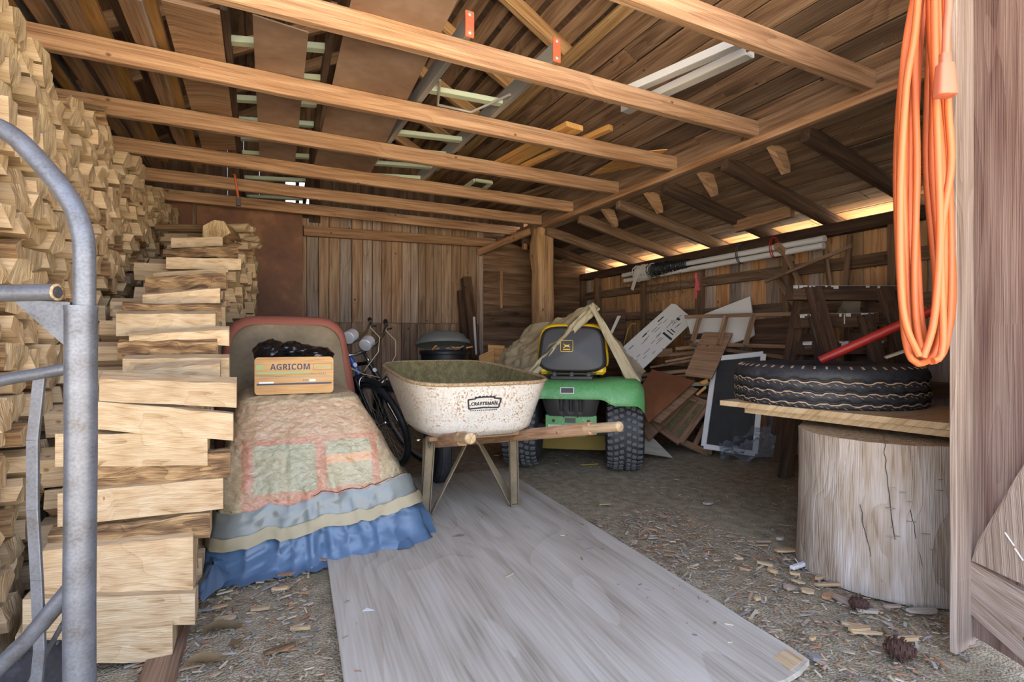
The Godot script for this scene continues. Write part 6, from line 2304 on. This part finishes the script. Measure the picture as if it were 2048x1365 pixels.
# ---------------------------------------------------------------- hand truck
func build_hand_truck() -> void:
	var d := 0.85
	var t := thing("hand_truck", PY(120, 1800), "grey steel hand truck frame standing in front of the firewood", "hand truck")
	var up := mb()
	up.tube(smooth([PC(169, 640, d), PC(169, 540, d), PC(167, 480, d), PC(152, 425, d), PC(122, 375, d), PC(80, 325, d), PC(30, 275, d), PC(-30, 245, d), PC(-120, 228, d), PC(-240, 222, d)], 0.012), 0.0152, 20)
	put("handle_tube", up, "steel", t)
	var lo := mb()
	var foot := PC(160, 1300, d)
	foot.y = 0.02
	lo.tube([PC(162, 616, d), PC(162, 900, d), PC(159, 1200, d), foot], 0.0218, 24)
	put("upright_tube", lo, "steel", t)
	var cu := mb(1.1)
	cu.tube([PC(162, 612, d), PC(162, 622, d)], 0.0226, 24)
	put("collar", cu, "steel", t)
	var sb := mb()
	sb.tube([PC(-260, 592, d), PC(113, 585, d)], 0.0140, 18)
	put("side_handle", sb, "steel", t)
	var sr := mb()
	sr.lathe(PC(113.5, 585, d), PC(130, 585, d) - PC(113, 585, d), [Vector2(0.011, 0), Vector2(0.014, 0.0), Vector2(0.014, 0.002), Vector2(0.010, 0.002)], 18)
	put("tube_rim", sr, "rusty_rim", t)
	var gs := mb()
	var rt := Vector3(cy, 0, sy)
	var fw := Vector3(-sy, 0, cy)
	gs.plate(PC(142, 605, d) - fw * 0.003, rt, Vector3.UP, fw, PackedVector2Array([Vector2(0, 0), Vector2(-0.088, 0.004), Vector2(-0.088, -0.002), Vector2(-0.008, -0.072), Vector2(0, -0.07)]), 0.005)
	put("gusset", gs, "steel", t)
	var cb := mb(0.9)
	cb.tube(smooth([PC(-220, 812, d), PC(0, 762, d), PC(80, 748, d), PC(150, 735, d)], 0.02), 0.0098, 14)
	put("cross_bar", cb, "steel", t)
	var st := mb(0.95)
	var pp := [PC(80, 752, d), PC(66, 880, d), PC(66, 1020, d), PC(74, 1160, d), PC(80, 1300, d), PC(62, 1480, d)]
	for k in pp.size() - 1: st.bar(pp[k], pp[k + 1] + (pp[k + 1] - pp[k]) * 0.01, 0.006, 0.019, rt, 0.001)
	put("strut", st, "steel", t)
	var br := mb(1.0)
	br.tube([PC(152, 1165, d), PC(60, 1275, d), PC(-120, 1450, d)], 0.0135, 16)
	put("brace_tube", br, "steel", t)
	var rod := mb(1.0)
	rod.tube([PC(133, 1235, d + 0.02), PC(60, 1365, d + 0.04), PC(0, 1480, d + 0.06)], 0.004, 8)
	put("thin_rod", rod, "steel", t)
	var wc := PC(20, 1500, 0.98)
	var wh := mb()
	wh.lathe(wc, rt, [Vector2(0, -0.02), Vector2(0.08, -0.02), Vector2(0.10, -0.036), Vector2(0.15, -0.036), Vector2(0.172, -0.02), Vector2(0.176, 0.0), Vector2(0.172, 0.02), Vector2(0.15, 0.036), Vector2(0.10, 0.036), Vector2(0.08, 0.02), Vector2(0, 0.02)], 40)
	var wo := put("wheel", wh, "rubber", t)
	for k in 40:
		var an := TAU * k / 40.0
		var dv := Vector3.UP * cos(an) + fw * sin(an)
		var lg := mb(0.7)
		lg.box(wc + dv * 0.174, rt, dv, dv.cross(rt), Vector3(0.05, 0.01, 0.012), 0.002)
		put("tread_lug", lg, "rubber", wo)
	var ax := mb()
	ax.tube([wc - rt * 0.05, foot + Vector3(0, wc.y - 0.02, 0)], 0.01, 10)
	put("axle", ax, "steel", t)

# ---------------------------------------------------------------- litter on the floor
func build_litter() -> void:
	# larger chips one by one
	var chips := [[1572, 1103, 44, 12, 0.1, "pale"], [1640, 1158, 26, 8, 0.5, "pale"], [1615, 1185, 24, 14, -0.3, "pale"], [1596, 1165, 26, 8, -0.7, "pale"], [1655, 1195, 30, 12, 0.6, "joist"], [1692, 1205, 70, 16, -1.1, "grey"], [1735, 1225, 40, 10, -0.2, "ply"], [1578, 1178, 18, 14, 0.2, "grey"], [1530, 1130, 30, 8, -0.6, "pale"], [1545, 1145, 20, 8, -0.9, "pale"], [1720, 1262, 46, 12, 0.15, "pale"], [1735, 1268, 60, 8, -0.1, "pale"], [1705, 1255, 40, 8, -0.4, "pale"], [1808, 1282, 66, 9, 0.08, "pale"], [1478, 1118, 16, 8, 0.0, "pale"], [1515, 1200, 12, 8, 0.3, "pale"], [1528, 1085, 30, 5, 0.0, "grey"], [1560, 1080, 14, 8, 0.4, "ply"], [1416, 1008, 22, 12, 0.6, "ply"], [1300, 1060, 30, 5, -0.5, "joist"], [1210, 1010, 24, 5, 0.2, "pale"], [1590, 1150, 20, 7, -0.2, "pale"], [1660, 1172, 60, 6, 0.05, "pale"], [1490, 1140, 22, 6, -0.7, "joist"], [1630, 1320, 20, 12, -0.7, "stone"], [1785, 1215, 34, 8, 0.0, "grey"], [1845, 1225, 60, 12, 0.0, "ply"], [1625, 1280, 16, 6, 0.5, "pale"], [450, 1240, 40, 12, 0.4, "pale"], [575, 1150, 40, 8, 0.5, "joist"], [560, 1180, 34, 7, 0.2, "pale"], [520, 1220, 36, 9, 0.3, "pale"], [600, 1260, 40, 6, 0.1, "pale"], [440, 1215, 30, 8, 0.6, "pale"], [560, 1300, 60, 14, 0.6, "bark"], [470, 1290, 26, 12, -0.6, "leaf"], [660, 1085, 26, 6, 0.1, "pale"], [1250, 915, 30, 6, -0.2, "dullyellow"], [1180, 930, 40, 6, 0.3, "dullyellow"], [1020, 900, 28, 5, -0.4, "pale"]]
	for e in chips:
		var y := 0.026 if e[0] > 700 and e[0] < 1500 and e[1] > 1100 else 0.006
		var c := PY(e[0], e[1], y)
		var dd := (c - Vector3(0, EYE, 0)).dot(Vector3(sy, 0, -cy))
		var l: float = e[2] * dd / FOC
		var w: float = max(0.009, e[3] * dd / FOC * 1.2)
		var rt := Vector3(cy, 0, sy).rotated(Vector3.UP, e[4])
		var b := tinted(0.8, 1.05)
		var poly := PackedVector2Array([Vector2(-0.5 * l, -0.3 * w), Vector2(-0.2 * l, -0.5 * w), Vector2(0.35 * l, -0.45 * w), Vector2(0.5 * l, -0.1 * w), Vector2(0.42 * l, 0.4 * w), Vector2(-0.1 * l, 0.5 * w), Vector2(-0.46 * l, 0.25 * w)])
		b.plate(c, rt, rt.cross(Vector3.UP), (Vector3.UP + Vector3(R(-0.12, 0.12), 0, R(-0.12, 0.12))).normalized(), poly, R(0.005, 0.012))
		lone("wood_chip", b, e[5], "loose wood chip or splinter lying on the earth floor", "wood chip", "chips on the floor")
	# pine cones
	for e in [[1716, 1212, 0.028, "pine cone lying beside the grey splinter near the stump"], [1797, 1312, 0.036, "larger pine cone lying on the floor before the door post"]]:
		var c := PY(e[0], e[1] + 12, 0.0)
		var t := thing("pine_cone", c, e[3], "pine cone")
		var core := mb()
		core.lathe(c + Vector3(0, e[2] * 0.8, 0) - Vector3(0.0, 0, e[2]), Vector3(0.2, 0.15, 1), [Vector2(0, 0), Vector2(e[2] * 0.6, e[2] * 0.3), Vector2(e[2] * 0.75, e[2]), Vector2(e[2] * 0.4, e[2] * 1.9), Vector2(0, e[2] * 2.2)], 12)
		put("core", core, "cone", t)
		var ax := Vector3(0.2, 0.15, 1).normalized()
		var nx := ax.cross(Vector3.UP).normalized()
		var ny := nx.cross(ax)
		for k in 46:
			var s := (k + 0.5) / 46.0
			var an := k * 2.4
			var rr: float = e[2] * 0.85 * sin(PI * clampf(s * 0.85 + 0.12, 0, 1))
			var dv := nx * cos(an) + ny * sin(an)
			var p: Vector3 = c + Vector3(0, e[2] * 0.8, 0) - Vector3(0, 0, e[2]) + ax * s * e[2] * 2.1 + dv * rr
			var sc := tinted(0.8, 1.4)
			sc.box(p, dv.cross(ax), (dv + ax * 0.5).normalized(), (dv + ax * 0.5).normalized().cross(dv.cross(ax)), Vector3(e[2] * 0.4, e[2] * 0.35, e[2] * 0.1), 0.001)
			put("scale", sc, "cone", t)
	# dry leaves
	for e in [[410, 1325, 0.05, "curled yellow green dry leaf on the floor by the bottom log"], [445, 1258, 0.055, "dark curled dry leaf on the floor below the blue tarp corner"]]:
		var c := PY(e[0], e[1], 0.012)
		var rows := []
		for i in 9:
			var s := i / 8.0
			var w: float = e[2] * 0.5 * sin(PI * clampf(s, 0.03, 0.97))
			var row := PackedVector3Array()
			for q in 7:
				var x := -1.0 + q / 3.0
				row.append(c + Vector3((s - 0.5) * e[2] * 2.0, 0.012 * x * x + 0.008 * sin(s * 5.0), x * w))
			rows.append(row)
		var m := mb(1.2 if e[0] == 410 else 0.7)
		m.grid(rows, false, null, true)
		lone("dry_leaf", m, "leaf", e[3], "leaf")
	var pp := mb()
	pp.plate(PY(738, 1221, 0.026), Vector3(cy, 0, sy), Vector3(sy, 0, -cy), Vector3.UP, PackedVector2Array([Vector2(-0.02, -0.008), Vector2(0.02, -0.002), Vector2(-0.012, 0.014)]), 0.001)
	lone("paper_scrap", pp, "white", "tiny white paper scrap on the plywood sheet", "paper")
	var bt := thing("paint_stick", PY(1600, 1135, 0.0), "small white painted stick with a wire on it beside the stump", "stick")
	var q0 := mb()
	q0.bar(PY(1583, 1137, 0.012), PY(1622, 1124, 0.012), 0.02, 0.015)
	put("stick", q0, "white", bt)
	var q1 := mb()
	q1.tube([PY(1600, 1132, 0.02), PY(1590, 1118, 0.03)], 0.002, 6)
	put("wire", q1, "white", bt)
	# what nobody could count: crumbs, needles and splinters
	var one := mb(1.0, 0.3, 0.1)
	one.box(Vector3.ZERO, Vector3.RIGHT, Vector3.UP, Vector3.BACK, Vector3(0.030, 0.003, 0.006), 0.0)
	var tones := [Color(0.40, 0.31, 0.20), Color(0.48, 0.39, 0.27), Color(0.30, 0.21, 0.13), Color(0.22, 0.15, 0.10), Color(0.33, 0.29, 0.25), Color(0.20, 0.19, 0.18), Color(0.36, 0.18, 0.09)]
	var list := []
	for i in 6500:
		var p := Vector3(R(-0.2, 3.0), 0.004, -R(0.6, 4.2))
		if rng.randf() < 0.5: p = Vector3(R(1.2, 2.05), 0.004, -R(0.75, 2.2))
		elif rng.randf() < 0.5: p = Vector3(R(-0.3, 0.3), 0.004, -R(1.3, 2.4))
		if p.x > 0.2 and p.x < 1.45 and p.z < -1.0 and p.z > -3.3:
			if rng.randf() < 0.95: continue
			p.y = 0.026
		var big := R(0.35, 1.1) * (1.4 if rng.randf() < 0.1 else 0.75)
		list.append(Transform3D(Basis(Vector3.UP, R(0, TAU)) * Basis(Vector3.BACK, R(-0.2, 0.2)) * Basis.from_scale(Vector3(big * R(0.3, 1.6), big, big)), p))
	var mm := MultiMesh.new()
	mm.transform_format = MultiMesh.TRANSFORM_3D
	mm.use_colors = true
	mm.mesh = one.mesh()
	mm.instance_count = list.size()
	for i in list.size():
		mm.set_instance_transform(i, list[i])
		mm.set_instance_color(i, tones[rng.randi() % 7] * R(0.8, 1.2))
	var lo := MultiMeshInstance3D.new()
	named(lo, "floor_litter", self)
	lo.multimesh = mm
	lo.material_override = mat("litter", Color(1, 1, 1), 0.95)
	tag(lo, "crumbs, needles and splinters strewn over the earth floor", "litter", "", "stuff")
